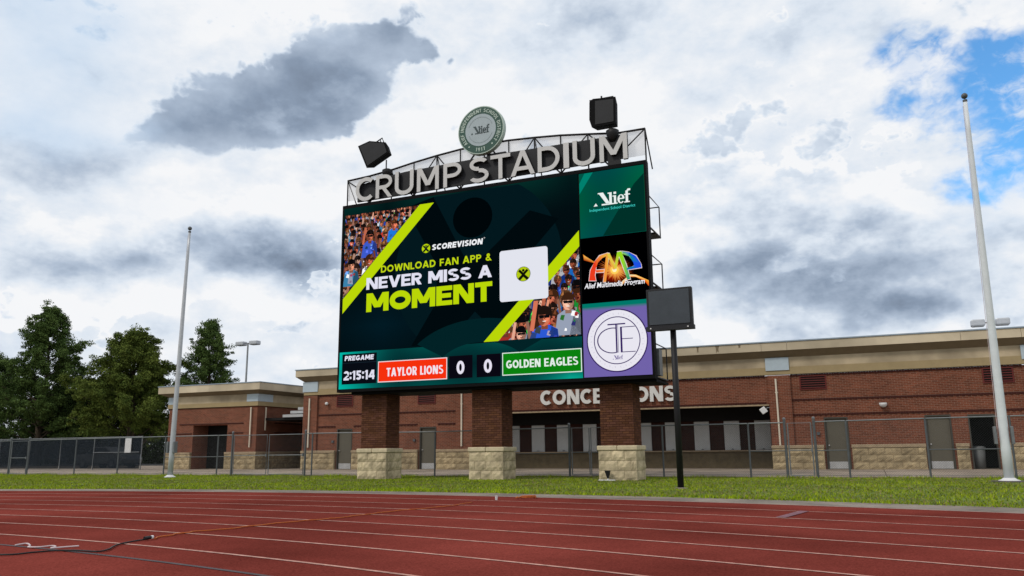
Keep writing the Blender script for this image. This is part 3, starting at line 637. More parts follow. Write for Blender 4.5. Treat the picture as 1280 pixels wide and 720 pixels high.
# ------------------------------------------------------------------ smaller brick block on the left
LV = 36.8; LX0, LX1 = -38.7, -32.0
lb = thing('restroom_building', 'small flat-roofed brick building with a dark open entrance left of the scoreboard', 'building', (-35.3, LV, 0))
H = (-36.72, -34.12, 0, 2.55)
wall_sheet(LX0, LX1, 0, 3.55, LV, [H], 1.2).build('wall', 'brick', lb)
MB().quad((LX1, LV, 0), (LX1, LV + 11, 0), (LX1, LV + 11, 4.5), (LX1, LV, 4.5)).quad((LX0, LV, 0), (LX0, LV + 11, 0), (LX0, LV + 11, 4.5), (LX0, LV, 4.5)).quad((LX0, LV + 11, 0), (LX1, LV + 11, 0), (LX1, LV + 11, 4.5), (LX0, LV + 11, 4.5)).build('wall', 'brick', lb)
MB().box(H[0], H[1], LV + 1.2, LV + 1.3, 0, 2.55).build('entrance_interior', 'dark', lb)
ro = .5
for a, b in ((LX0 - ro, -35.2), (-35.19, LX1 + ro)):
    MB().box(a, b, LV - ro, LV - ro + .1, 4.46, 4.86).build('fascia', 'fascia', lb)
MB().box(LX1 + ro - .1, LX1 + ro, LV - ro + .102, LV + 11, 4.46, 4.86).build('fascia', 'fascia', lb)
MB().box(LX0 - ro, LX0 - ro + .1, LV - ro + .102, LV + 11, 4.46, 4.86).build('fascia', 'fascia', lb)
e0 = LV - ro + .03
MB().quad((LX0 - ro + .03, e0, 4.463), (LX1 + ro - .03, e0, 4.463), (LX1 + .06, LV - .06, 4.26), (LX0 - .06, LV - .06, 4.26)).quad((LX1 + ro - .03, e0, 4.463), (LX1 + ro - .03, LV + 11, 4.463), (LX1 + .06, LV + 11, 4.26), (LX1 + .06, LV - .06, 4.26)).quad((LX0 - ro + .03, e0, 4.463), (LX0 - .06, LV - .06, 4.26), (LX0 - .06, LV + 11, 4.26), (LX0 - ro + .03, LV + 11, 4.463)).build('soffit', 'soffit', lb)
MB().box(LX0 - ro - .03, LX1 + ro + .03, LV - ro - .03, LV + 11, 4.863, 4.91).build('coping', 'coping', lb)
MB().box(LX0 - .05, LX1 + .05, LV - .05, LV + 11, 3.82, 4.28).build('stucco_band', 'stucco', lb)
MB().box(LX0 - .08, LX1 + .08, LV - .08, LV + 11, 3.58, 3.817).build('stucco_trim', 'trim', lb)
for a, b in ((LX0 - .065, LX0 + .62), (LX1 - .75, LX1 + .065)):
    part('tile_panel', 'panel', lb, a, b, LV - .075, LV - .052, 3.83, 4.25)
part('tile_panel', 'panel', lb, LX1 + .052, LX1 + .075, LV - .05, LV + 1.2, 3.83, 4.25)
for a, b in ((LX0 + .1, H[0] - .1), (H[1] + .1, LX1 - .95)):
    for z in (2.08, 2.62):
        if z == 2.62: a2, b2 = (LX0 + .9, LX1 - .95) if a < -37 else (0, -1)
        else: a2, b2 = a, b
        if b2 > a2: MB().box(a2, b2, LV - .03, LV - .003, z - .03, z + .03).build('brick_course', 'brick_band', lb)
MB().box(LX1 + .003, LX1 + .03, LV + 1.5, LV + 9, 2.6, 2.66).box(LX1 + .003, LX1 + .03, LV + 1.5, LV + 9, 2.05, 2.11).build('brick_course', 'brick_band', lb)
for a, b in ((LX0 - .03, H[0]), (H[1], LX1 + .14)):
    stones(lb, a, b, LV - .145, .03, 3, .28, .60, 'stone', d=.14)
    part('stone_cap', 'cap_dim', lb, a, b + (.04 if b > -33 else 0), LV - .18, LV - .003, .875, 1.0, bevel=.012)
stones(lb, LV, LV + 8, LX1 + .145, .03, 3, .28, .60, 'stone', 'right', d=.14)
part('stone_cap', 'cap_dim', lb, LX1 + .003, LX1 + .18, LV, LV + 8, .875, 1.0, bevel=.012)
for x in (LX0 + .55, LX1 - .38): MB().box(x - .03, x + .03, LV - .12, LV - .06, 1.25, 3.50).build('downspout', 'spout', lb)
MB().box(LX1 + .05, LX1 + .11, LV + .6, LV + .66, 2.2, 3.50).build('downspout', 'spout', lb)

# ------------------------------------------------------------------ brick support columns
def column(x0, x1, label):
    yf, yb = 24.0, 24.86
    c = thing('brick_column', label, 'column', ((x0 + x1) / 2, (yf + yb) / 2, 0), 'brick columns carrying the scoreboard')
    xm = (x0 + x1) / 2; hw = (x1 - x0) / 2
    MB().box(x0 + .015, x1 - .015, yf + .015, yb - .015, 1.0, 2.98).build('mortar_core', MT['brick_band'], c)
    mb = MB(); n = 27; ph = (2.97 - 1.02) / n
    for k in range(n):
        z = 1.02 + k * ph; off = .1 if k % 2 else 0
        def row(a, b, put):
            p = a; first = True
            while p < b - .01:
                e = min(b, p + (.2 - off if first and off else .2)); first = False
                g = random.uniform(.72, 1.2); cc = (.118 * g, .052 * g, .033 * g * random.uniform(.85, 1.1))
                put(p + .005, e - .005, cc); p = e
        row(x0, x1, lambda a, b, cc: mb.box(a, b, yf - random.uniform(0, .003), yf + .09, z, z + ph - .014, cc))
        row(yf + .1, yb, lambda a, b, cc: mb.box(x1 - .09, x1 + random.uniform(0, .003), a, b, z, z + ph - .014, cc))
        row(yf + .1, yb, lambda a, b, cc: mb.box(x0 - random.uniform(0, .003), x0 + .09, a, b, z, z + ph - .014, cc))
    mb.build('brick_shaft', 'shaft', c, kind='stuff')
    e = .065
    MB().box(x0 - e + .05, x1 + e - .05, yf - e + .05, yb + e - .05, 0, .9).build('base_core', 'cap_dim', c)
    stones(c, x0 - e, x1 + e, yf - e, .0, 3, .293, .40, 'stone_pale', d=.1)
    stones(c, yf - e + .1, yb + e, x1 + e, .0, 3, .293, .40, 'stone_pale', 'right', d=.1)
    stones(c, yf - e + .1, yb + e, x0 - e, .0, 3, .293, .40, 'stone_pale', 'left', d=.1)
    k = .105
    for a, b in ((x0 - k, xm - .004), (xm + .004, x1 + k)):
        part('cap_stone', 'cap', c, a, b, yf - k, (yf + yb) / 2 - .004, .885, 1.03, bevel=.03)
        part('cap_stone', 'cap', c, a, b, (yf + yb) / 2 + .004, yb + k, .885, 1.03, bevel=.03)
    return c
column(-16.27, -15.24, 'leftmost brick and limestone column under the CRUMP end of the scoreboard')
column(-11.97, -10.89, 'middle brick and limestone column under the scoreboard between the two zero scores')
column(-7.59, -6.54, 'rightmost brick and limestone column in front of the CONCESSIONS lettering')

# ------------------------------------------------------------------ scoreboard
SF = 23.5
sb = thing('scoreboard', 'huge black video scoreboard with CRUMP STADIUM letters and lit colour screens', 'scoreboard', (-11.3, 24.2, 2.95))
SX0, SX1 = -16.97, -5.70
MB().box(SX0, SX1, SF + .02, SF + .30, 2.95, 9.72).build('cabinet', 'cab', sb)
for x in (-16.2, -13.9, -11.5, -9.0, -6.6): MB().box(x - .12, x + .12, SF + .303, SF + 1.0, 2.95, 9.6).build('rear_column', 'black', sb)
mb = MB()
mb.box(SX0, SX1, SF - .01, SF + .02, 9.60, 9.72).box(SX0, SX1, SF - .01, SF + .02, 2.95, 3.045).box(SX0, SX0 + .07, SF - .01, SF + .02, 3.045, 9.6).box(SX1 - .07, SX1, SF - .01, SF + .02, 3.045, 9.6)
mb.build('cabinet_rim', 'cab', sb)
MB().box(SX0 + .5, SX1 + .0, SF + .15, SF + 1.72, 2.87, 2.945).build('support_beam', 'cab', sb)
# flat luminous pictures
class LED(MB):
    def poly(s, pts, c, lay=0, lin_=True):
        y = SF - .002 - lay * .003; c = lin(c) if lin_ else c
        return s.add([(u, y, z) for u, z in pts], [tuple(range(len(pts)))], c)
    def polyc(s, pts, cs, lay=0):
        y = SF - .002 - lay * .003; n = len(s.v)
        s.v += [(u, y, z) for u, z in pts]; s.c += [lin(c) for c in cs]; s.f.append(tuple(range(n, n + len(pts)))); return s
    def grid(s, x0, x1, z0, z1, nx, nz, fn, lay=0):
        y = SF - .002 - lay * .003; n = len(s.v)
        for j in range(nz + 1):
            for i in range(nx + 1):
                u, z = x0 + (x1 - x0) * i / nx, z0 + (z1 - z0) * j / nz
                s.v.append((u, y, z)); s.c.append(lin(fn(u, z)))
        for j in range(nz):
            for i in range(nx):
                a = n + j * (nx + 1) + i; s.f.append((a, a + 1, a + nx + 2, a + nx + 1))
        return s
    def disc(s, cx, cz, rx, rz, c, lay, n=28, a0=0): return s.poly([(cx + rx * math.cos(2 * math.pi * i / n + a0), cz + rz * math.sin(2 * math.pi * i / n + a0)) for i in range(n)], c, lay)
    def ring(s, cx, cz, r0, r1, c, lay, n=48, a0=0, a1=360, kz=1):
        for i in range(n):
            p = [R(a0 + (a1 - a0) * k / n) for k in (i, i + 1)]
            s.poly([(cx + r1 * math.cos(p[0]), cz + kz * r1 * math.sin(p[0])), (cx + r1 * math.cos(p[1]), cz + kz * r1 * math.sin(p[1])), (cx + r0 * math.cos(p[1]), cz + kz * r0 * math.sin(p[1])), (cx + r0 * math.cos(p[0]), cz + kz * r0 * math.sin(p[0]))], c, lay)
        return s
    def text(s, txt, x0, x1, z0, z1, t, c, lay, gap=.12, shear=0, hb=.9):
        k = 0
        for ch, qs in layout(txt, x0, x1, z0, z1, t, gap, shear, hb):
            for q in qs: s.poly(q, c, lay + .02 * (k % 7)); k += 1
        return s
    def man(s, cx, cz, r, c, lay, head=True):
        """the X-shaped figure of the app emblem"""
        pts = []
        for q in range(4):
            a = 45 + 90 * q; wd = 11 if q in (0, 1) else 13
            for da in (-wd, wd): pts.append((cx + r * .97 * math.cos(R(a + da)), cz + r * .97 * math.sin(R(a + da))))
            b = a + 45; k = {0: .30, 1: .24, 2: .34, 3: .24}[q]
            pts.append((cx + r * k * math.cos(R(b)), cz + r * k * math.sin(R(b))))
        s.poly(pts, c, lay)
        if head: s.disc(cx, cz + r * .62, r * .20, r * .20, c, lay, 20)
        return s
def clip(poly, tri):
    out = poly
    for i in range(len(tri)):
        a, b = tri[i], tri[(i + 1) % len(tri)]; inp = out; out = []
        ins = lambda p: (b[0] - a[0]) * (p[1] - a[1]) - (b[1] - a[1]) * (p[0] - a[0]) >= 0
        for k in range(len(inp)):
            p, q = inp[k], inp[(k + 1) % len(inp)]
            if ins(p) != ins(q):
                d1 = (b[0] - a[0]) * (p[1] - a[1]) - (b[1] - a[1]) * (p[0] - a[0]); d2 = (b[0] - a[0]) * (q[1] - a[1]) - (b[1] - a[1]) * (q[0] - a[0])
                t = d1 / (d1 - d2); X_ = (p[0] + (q[0] - p[0]) * t, p[1] + (q[1] - p[1]) * t)
                out += [p, X_] if ins(p) else [X_]
            elif ins(p): out.append(p)
        if not out: return []
    return out

LIME = (186, 214, 8)
scr = LED()
def bgc(u, z):
    a = max(0, (z - 8.4) / 1.2) * (.35 + .65 * abs(math.sin(u * .9 + 1))) ; b = max(0, 1 - abs(z - 5.2) / 1.6) * max(0, 1 - abs(u + 15.2) / 3)
    return (2 + 2 * a, 13 + 30 * a + 14 * b, 17 + 22 * a + 20 * b)
scr.grid(-16.9, -7.93, 4.35, 9.60, 40, 24, bgc, 0)
main = scr.build('main_screen', 'led', sb, label='main video picture asking fans to download the app')
g = LED(); g.poly(clip([(-11.6 + 3.1 * math.cos(R(a)), 6.9 + 3.1 * math.sin(R(a))) for a in range(0, 360, 8)], [(-16.9, 4.36), (-7.95, 4.36), (-7.95, 9.55), (-16.9, 9.55)]), (3, 24, 30), 1)
g2 = LED(); g2.man(-11.7, 6.9, 3.6, (1, 9, 13), 2, head=False)
g2v = []; 
for f in g2.f:
    pl_ = [(g2.v[i][0], g2.v[i][2]) for i in f]
g.disc(-11.69, 8.62, .74, .70, (0, 6, 9), 3)
figure = [(-14.3, 9.3), (-13.2, 9.55), (-12.0, 7.3), (-11.7, 7.1), (-11.2, 7.3), (-9.6, 8.6), (-8.6, 8.2), (-10.2, 6.6), (-10.0, 5.6), (-9.2, 4.4), (-10.6, 4.4), (-11.6, 5.4), (-12.6, 4.4), (-14.0, 4.4), (-13.0, 5.9), (-13.1, 7.2)]
g.poly(figure, (1, 10, 14), 2)
g.ring(-11.4, 3.3, 1.75, 3.0, (2, 34, 38), 3, 30, 38, 142, .62)
g.build('ghost_emblem', 'led', main)

def crowd(tri, rows, x0, x1, zt, zb, seed, big, name, front=()):
    rs = random.Random(seed); m = LED()
    m.poly(tri, (44, 26, 34), 4)
    skins = [(226, 150, 118), (216, 128, 96), (240, 176, 150), (190, 105, 78), (170, 88, 60), (228, 120, 92), (245, 190, 165)]
    hairs = [(20, 14, 14), (30, 20, 16), (60, 34, 20), (12, 10, 12), (88, 58, 34)]
    shirts = [(40, 80, 190), (30, 120, 220), (210, 60, 50), (225, 225, 235), (30, 160, 60), (190, 215, 235), (20, 24, 40), (90, 90, 105), (60, 90, 200), (120, 40, 60), (20, 60, 150), (235, 235, 240), (60, 130, 170), (150, 160, 180)]
    lay = 4.05
    def P_(pts, c):
        nonlocal lay
        q = clip([(a + rs.gauss(0, .007), b + rs.gauss(0, .007)) for a, b in pts], tri)
        if len(q) > 2: m.poly(q, c, lay)
        lay += .0011
    def ell(cx, cz, rx, rz, c, a0=0, a1=360, n=10): P_([(cx + rx * math.cos(R(a0 + (a1 - a0) * i / n)), cz + rz * math.sin(R(a0 + (a1 - a0) * i / n))) for i in range(n if a1 - a0 == 360 else n + 1)], c)
    def person(x, z, s, dim, kind=None):
        sk = tuple(int(v * dim) for v in rs.choice(skins)); hr = rs.choice(hairs); sh = tuple(int(v * dim) for v in rs.choice(shirts))
        shade = tuple(int(v * .62) for v in sk); lit = tuple(min(255, int(v * 1.15)) for v in sk)
        P_([(x - s * 1.15, z - s * 2.6), (x + s * 1.15, z - s * 2.6), (x + s * .95, z - s * .95), (x + s * .35, z - s * .6), (x - s * .35, z - s * .6), (x - s * .95, z - s * .95)], sh)
        P_([(x + s * .1, z - s * 2.6), (x + s * 1.1, z - s * 2.6), (x + s * .95, z - s * .95), (x + s * .5, z - s * .75)], tuple(int(v * .62) for v in sh))
        if rs.random() < .35: P_([(x - s * .3, z - s * .7), (x + s * .1, z - s * .75), (x + s * .25, z - s * 2.4), (x - s * .5, z - s * 2.2)], rs.choice(shirts))
        if rs.random() < .22 or kind == 'arms':
            for sg in (-1, 1):
                if rs.random() < .7: P_([(x + sg * s * .8, z - s), (x + sg * s * 1.1, z - s * .9), (x + sg * s * .75, z + s * 1.15), (x + sg * s * .45, z + s * 1.1)], shade if sg > 0 else sk)
        for _ in range(7):
            ax, az_, k_ = x + rs.uniform(-.9, .9) * s, z - rs.uniform(.9, 2.2) * s, rs.uniform(.08, .26) * s; v_ = rs.choice([.5, .7, 1.35, 1.7]); cl_ = tuple(min(255, int(q_ * v_ + rs.uniform(0, 25))) for q_ in (sh if rs.random() < .6 else rs.choice(shirts)))
            P_([(ax - k_, az_ - k_ * .5), (ax + k_ * .6, az_ - k_ * .9), (ax + k_, az_ + k_ * .8), (ax - k_ * .4, az_ + k_)], cl_)
        P_([(x - s * .25, z - s * .9), (x + s * .25, z - s * .9), (x + s * .25, z - s * .3), (x - s * .25, z - s * .3)], shade)
        ell(x, z + s * .10, s * .56, s * .70, hr, n=12)
        ell(x - s * .02, z - s * .06, s * .47, s * .60, sk, n=12)
        sd_ = rs.choice([-1, 1]); ell(x + sd_ * s * .17, z - s * .10, s * .30, s * .5, shade, n=9); ell(x - sd_ * s * .12, z + s * .0, s * .26, s * .40, lit, n=7)
        P_([(x - s * .36, z + s * .13), (x - s * .08, z + s * .12), (x - s * .08, z + s * .06), (x - s * .34, z + s * .04)], tuple(int(v * .4) for v in sk)); P_([(x + s * .1, z + s * .12), (x + s * .36, z + s * .12), (x + s * .34, z + s * .04), (x + s * .1, z + s * .06)], tuple(int(v * .35) for v in sk))
        P_([(x - s * .5, z + s * .16), (x + s * .5, z + s * .12), (x + s * .42, z + s * .55), (x, z + s * .74), (x - s * .42, z + s * .58)], hr)
        for _ in range(4): hx = x + rs.uniform(-.5, .5) * s; P_([(hx - s * .14, z + s * .35), (hx + s * .12, z + s * .3), (hx + s * .05, z + s * rs.uniform(.7, .95))], hr if rs.random() < .6 else tuple(min(255, v * 2) for v in hr))
        r = rs.random()
        if r < .25: P_([(x - s * .42, z + s * .1), (x + s * .42, z + s * .1), (x + s * .36, z - s * .1), (x - s * .36, z - s * .1)], (12, 12, 16))
        else:
            for sg in (-1, 1): P_([(x + sg * s * .2 - s * .09, z + s * .04), (x + sg * s * .2 + s * .09, z + s * .04), (x + sg * s * .2 + s * .07, z - s * .05), (x + sg * s * .2 - s * .07, z - s * .05)], (28, 14, 12))
        P_([(x - s * .03, z + s * .02), (x + s * .08, z - s * .18), (x - s * .06, z - s * .18)], shade)
        if rs.random() < .5: ell(x - s * .02, z - s * .34, s * .13, s * .12, (70, 14, 16), n=8)
        else: P_([(x - s * .17, z - s * .30), (x + s * .15, z - s * .30), (x + s * .08, z - s * .38), (x - s * .1, z - s * .38)], (240, 225, 215) if rs.random() < .4 else (120, 40, 40))
    z = zt; k = 0
    while z > zb:
        f = (zt - z) / (zt - zb); s = big * (.50 + .62 * f); x = x0 + rs.uniform(-s, s)
        while x < x1:
            person(x, z + rs.uniform(-.25, .25) * s, s * rs.uniform(.78, 1.22), rs.uniform(.60, 1.05)); x += s * rs.uniform(1.25, 1.65)
        z -= s * rs.uniform(.95, 1.15); k += 1
    for a in front: person(*a)
    return m
crowd([(-16.83, 9.33), (-16.83, 6.28), (-13.76, 9.33)], 0, -16.9, -13.5, 9.3, 6.0, 11, .29, 'c', [(-15.75, 8.45, .30, 1.0), (-14.75, 8.75, .24, 1.0, 'arms'), (-16.5, 7.45, .29, 1.0), (-15.75, 7.55, .31, 1.1)]).build('crowd_picture', 'led', main, label='picture of a cheering crowd in the upper left corner')
crowd([(-7.95, 4.38), (-7.95, 7.18), (-10.75, 4.38)], 0, -10.9, -7.8, 7.1, 4.4, 5, .38, 'c', [(-8.35, 5.45, .40, 1.0), (-9.95, 4.55, .34, .95), (-9.15, 5.05, .46, 1.12)]).build('crowd_picture', 'led', main, label='picture of a cheering crowd in the lower right corner')
LED().poly([(-13.73, 9.345), (-13.17, 9.345), (-16.83, 5.72), (-16.83, 6.25)], LIME, 7).build('lime_stripe', 'led', main)
LED().poly([(-7.93, 7.72), (-7.93, 7.20), (-10.76, 4.37), (-11.28, 4.37)], LIME, 7).build('lime_stripe', 'led', main)
c = LED(); r_ = .09; pts = []
for (qx, qz, a0) in ((-9.0 - r_, 7.33 - r_, 0), (-10.69 + r_, 7.33 - r_, 90), (-10.69 + r_, 5.63 + r_, 180), (-9.0 - r_, 5.63 + r_, 270)):
    pts += [(qx + r_ * math.cos(R(a0 + k * 22.5)), qz + r_ * math.sin(R(a0 + k * 22.5))) for k in range(5)]
c.poly(pts, (226, 228, 238), 9); card = c.build('white_card', 'led', main, label='blank white rounded card')
c = LED(); c.disc(-9.85, 6.49, .25, .245, (20, 24, 8), 9.6); c.disc(-9.85, 6.49, .235, .23, (178, 200, 20), 10); c.man(-9.85, 6.47, .225, (12, 14, 8), 10.5)
c.build('app_emblem', 'led', main)
c = LED(); c.disc(-13.46, 7.74, .165, .16, LIME, 8); c.man(-13.46, 7.73, .155, (4, 18, 22), 8.5); c.build('app_emblem', 'led', main)
def words(par, txt, x0, x1, z0, z1, t, c, lay, gap=.12, shear=0, hb=.9):
    for ch, qs in layout(txt, x0, x1, z0, z1, t, gap, shear, hb):
        m = LED()
        for k, q in enumerate(qs): m.poly(q, c, lay + .02 * k)
        m.build('screen_letter', 'led', par)
words(main, 'SCOREVISION', -13.24, -11.29, 7.65, 7.85, .27, (240, 242, 245), 8, gap=.10, shear=.14)
c = LED(); c.ring(-11.24, 7.86, .012, .022, (230, 230, 230), 8, 10); c.build('registered_mark', 'led', main)
words(main, 'DOWNLOAD FAN APP &', -15.26, -10.97, 7.06, 7.31, .21, (190, 212, 20), 8, gap=.13)
words(main, 'NEVER MISS A', -15.85, -10.97, 6.50, 6.92, .30, (224, 224, 240), 8, gap=.07, hb=.72)
words(main, 'MOMENT', -15.83, -10.96, 5.70, 6.36, .32, LIME, 8, gap=.06, hb=.75)
# score strip
def stripc(u, z):
    # teal glow strongest at the left end
    k = max(0, 1 - (u + 16.9) / 2.6); m_ = (1 - abs(z - 3.7) / .65); q = .35 + .3 * math.sin(u * 1.1 + .6) ** 2
    e = max(0, 1 - abs(u + 8.3) / 1.6) * max(0, 1 - abs(z - 3.1) / .3)
    return (2 + 6 * e, 36 + 60 * q * max(0, 1 - m_) + 120 * k ** 1.5 + 120 * e, 40 + 48 * q * max(0, 1 - m_) + 105 * k ** 1.5 + 95 * e)
st = LED().grid(-16.9, -7.93, 3.06, 4.345, 44, 10, stripc, 0).build('score_strip', 'led', sb, label='teal score strip with clock, team names and zero scores')
def on_strip(name, m): return m.build(name, 'led', st)
on_strip('clock_panel', LED().poly([(-16.78, 3.22), (-15.36, 3.22), (-15.36, 4.27), (-16.78, 4.27)], (8, 12, 20), 2).poly([(-16.78, 3.95), (-15.36, 3.95), (-15.36, 3.965), (-16.78, 3.965)], (24, 40, 52), 3))
words(st, 'PREGAME', -16.68, -15.47, 4.04, 4.21, .28, (225, 225, 240), 4, gap=.1, shear=.12)
words(st, '2:15:14', -16.70, -15.43, 3.36, 3.68, .24, (225, 225, 240), 4, gap=.09)
def box2(x0, x1, z0, z1, edge, fill, bw=.03): return LED().poly(rect(x0, x1, z0, z1), edge, 2).poly(rect(x0 + bw, x1 - bw, z0 + bw, z1 - bw), fill, 3)
on_strip('team_panel', box2(-15.30, -12.62, 3.23, 3.95, (235, 215, 220), (245, 48, 12)))
words(st, 'TAYLOR LIONS', -14.95, -12.76, 3.42, 3.71, .215, (240, 225, 235), 5, gap=.08, hb=.8)
on_strip('team_panel', box2(-10.63, -7.95, 3.25, 3.98, (220, 235, 225), (10, 128, 14)))
words(st, 'GOLDEN EAGLES', -10.49, -8.07, 3.47, 3.73, .22, (225, 238, 230), 5, gap=.08, hb=.8)
on_strip('score_panel', LED().poly(rect(-12.55, -11.69, 3.24, 3.98), (10, 8, 18), 2)); on_strip('score_panel', LED().poly(rect(-11.54, -10.69, 3.24, 3.97), (10, 8, 18), 2))
words(st, '0', -12.27, -11.98, 3.37, 3.81, .22, (230, 225, 240), 4); words(st, '0', -11.28, -10.99, 3.37, 3.81, .22, (230, 225, 240), 4)
# built-in font for the small lower-case words
def font_mesh(txt, x0, x1, z0, z1, offset=0, shear=0):
    cu = bpy.data.curves.new('text', 'FONT'); cu.body = txt; cu.offset = offset; cu.shear = shear; cu.resolution_u = 3
    ob = bpy.data.objects.new('text', cu); COL.objects.link(ob); dg = bpy.context.evaluated_depsgraph_get(); dg.update()
    me = bpy.data.meshes.new_from_object(ob.evaluated_get(dg)); bpy.data.objects.remove(ob); bpy.data.curves.remove(cu)
    vs = [v.co.copy() for v in me.vertices]; fs = [tuple(p.vertices) for p in me.polygons]; bpy.data.meshes.remove(me)
    ax, bx = min(v.x for v in vs), max(v.x for v in vs); ay, by = min(v.y for v in vs), max(v.y for v in vs)
    return [(x0 + (v.x - ax) / (bx - ax) * (x1 - x0), z0 + (v.y - ay) / (by - ay) * (z1 - z0)) for v in vs], fs
def led_font(txt, x0, x1, z0, z1, c, lay, **k):
    m = LED(); vs, fs = font_mesh(txt, x0, x1, z0, z1, **k); y = SF - .002 - lay * .003
    m.add([(u, y, z) for u, z in vs], fs, lin(c)); return m
def alief(put, x0, x1, z0, z1):
    """wordmark: small triangle, leaning stroke, slab-serif l i e f.  put(list of polygons)"""
    W_, H_ = x1 - x0, z1 - z0
    T = lambda pts: [(x0 + a * W_, z0 + b * H_) for a, b in pts]
    q = [T([(0, .0), (.11, .0), (.06, .22)]), T([(.14, .92), (.27, .92), (.44, .12), (.34, .12)]), T([(.12, .86), (.27, .86), (.27, .94), (.12, .94)]),
         T([(.22, .0), (.52, .0), (.52, .09), (.22, .11)]), T([(.43, .06), (.50, .06), (.50, .88), (.43, .88)]), T([(.39, .80), (.44, .80), (.44, .88), (.39, .88)]),
         T([(.555, .06), (.615, .06), (.615, .62), (.555, .62)]), T([(.52, .54), (.56, .54), (.56, .62), (.52, .62)]), T([(.52, 0), (.65, 0), (.65, .08), (.52, .08)]), T([(.55, .72), (.62, .72), (.62, .88), (.55, .88)]),
         T([(.87, .06), (.935, .06), (.935, .85), (.87, .85)]), T([(.83, .54), (.99, .54), (.99, .62), (.83, .62)]), T([(.83, 0), (.98, 0), (.98, .08), (.83, .08)]), T([(.89, .82), (.93, .98), (1.0, .98), (1.0, .84)])]
    q += [T(p) for p in arc(.745, .31, .095, .32, 0, 318, .055)] + [T([(.67, .29), (.82, .29), (.82, .37), (.67, .37)])]
    put(q)
# right-hand screens
def side(name, z0, z1, fn, lab, nx=16, nz=16): return LED().grid(-7.89, -5.77, z0, z1, nx, nz, fn, 0).build(name, 'led', sb, label=lab)
s1 = side('side_screen', 7.44, 9.58, lambda u, z: (0, 84 + 12 * math.sin(u * 2), 68 + 8 * math.sin(z * 2)), 'green side screen with a white wordmark')
LED().poly([(-7.15, 7.45), (-5.78, 7.45), (-5.78, 9.3), (-6.1, 9.0)], (0, 48, 40), 1).poly([(-7.88, 8.9), (-7.88, 9.25), (-7.7, 9.57), (-7.42, 9.57)], (0, 128, 110), 1).build('light_streaks', 'led', s1)
m = LED(); alief(lambda q: [m.poly(p, (235, 242, 240), 3 + .03 * i) for i, p in enumerate(q)], -7.42, -6.22, 8.43, 8.88); m.build('wordmark', 'led', s1)
led_font('Independent School District', -7.56, -6.08, 8.24, 8.36, (60, 205, 195), 3, offset=.01).build('screen_text', 'led', s1, kind='stuff')
s2 = side('side_screen', 5.34, 7.44, lambda u, z: (0, 0, 1), 'black side screen with the colourful AMP emblem', 2, 2)
A = lambda cx, cy: (-7.88 + cx / 740 * 2.13, 7.364 - .0029 * (cy + .1016 * cx))
m = LED(); cx0, cy0 = 370, 320; rs = random.Random(3)
for i in range(14): c_ = A(cx0, cy0 + 15); m.disc(c_[0], c_[1], .62 - .035 * i, .46 - .026 * i, (8 + 15 * i, 2 * i, 0), 1 + .05 * i)
for i in range(96):
    a = 2 * math.pi * i / 96 + rs.uniform(-.03, .03); ln = rs.uniform(90, 225) * (.8 if abs(math.sin(a)) > .6 else 1); wd = rs.uniform(.02, .05)
    o_, ii = A(cx0, cy0), A(cx0 + ln * math.cos(a), cy0 + ln * math.sin(a)); p1 = A(cx0 + 60 * math.cos(a - wd * 2), cy0 + 60 * math.sin(a - wd * 2)); p2 = A(cx0 + 60 * math.cos(a + wd * 2), cy0 + 60 * math.sin(a + wd * 2))
    m.polyc([o_, p1, ii, p2], [(255, 230, 120), (250, 130, 20), (150, 10, 0), (250, 110, 10)], 2 + .004 * i)
c_ = A(cx0, cy0); m.disc(c_[0], c_[1], .13, .13, (255, 210, 90), 3); m.disc(c_[0], c_[1], .07, .07, (255, 245, 190), 3.2)
m.polyc([A(22, 150), A(40, 165), A(150, 235), A(140, 245), A(30, 215)], [(255, 150, 30), (255, 190, 90), (250, 170, 60), (190, 80, 10), (160, 50, 0)], 3)
m.polyc([A(430, 500), A(450, 440), A(540, 370), A(600, 370), A(735, 430), A(735, 490), A(690, 440), A(600, 395), A(540, 395), A(470, 460)], [(255, 240, 190)] * 3 + [(255, 180, 60)] * 2 + [(220, 70, 10)] * 2 + [(240, 140, 30)] * 3, 3)
m.build('spark_burst', 'led', s2)
m = LED(); RED, ORG, YEL, GRN, TEAL, BLUE = (235, 60, 30), (240, 150, 60), (225, 200, 70), (150, 215, 30), (10, 150, 120), (30, 80, 225)
def both(pts, cs, lay=5):
    cx_ = sum(p[0] for p in pts) / len(pts); cy_ = sum(p[1] for p in pts) / len(pts)
    big_ = [(p[0] + 6 * (1 if p[0] > cx_ else -1), p[1] + 6 * (1 if p[1] > cy_ else -1)) for p in pts]
    m.poly([A(*p) for p in big_], (235, 215, 215), lay - .5); m.polyc([A(*p) for p in pts], cs, lay)
both([(82, 440), (100, 330), (150, 230), (165, 300), (150, 380), (160, 440)], [RED] * 6)
both([(150, 230), (210, 165), (300, 135), (310, 160), (240, 190), (190, 240), (165, 300)], [RED, ORG, ORG, YEL, ORG, RED, RED], 5.1)
both([(160, 325), (255, 315), (250, 345), (165, 350)], [RED, ORG, ORG, RED], 5.2)
both([(285, 140), (318, 140), (272, 450), (240, 455)], [ORG, YEL, ORG, ORG], 5.3)
both([(290, 140), (325, 140), (392, 300), (360, 320)], [YEL, YEL, YEL, ORG], 5.4)
both([(405, 130), (440, 120), (392, 310), (365, 310)], [GRN, GRN, YEL, YEL], 5.5)
both([(410, 125), (455, 118), (500, 260), (540, 418), (505, 425), (470, 300)], [GRN, GRN, GRN, TEAL, TEAL, GRN], 5.6)
both([(460, 118), (540, 130), (610, 170), (660, 250), (665, 295), (590, 300), (580, 240), (540, 175), (470, 150)], [TEAL, BLUE, BLUE, BLUE, BLUE, BLUE, BLUE, TEAL, GRN], 5.7)
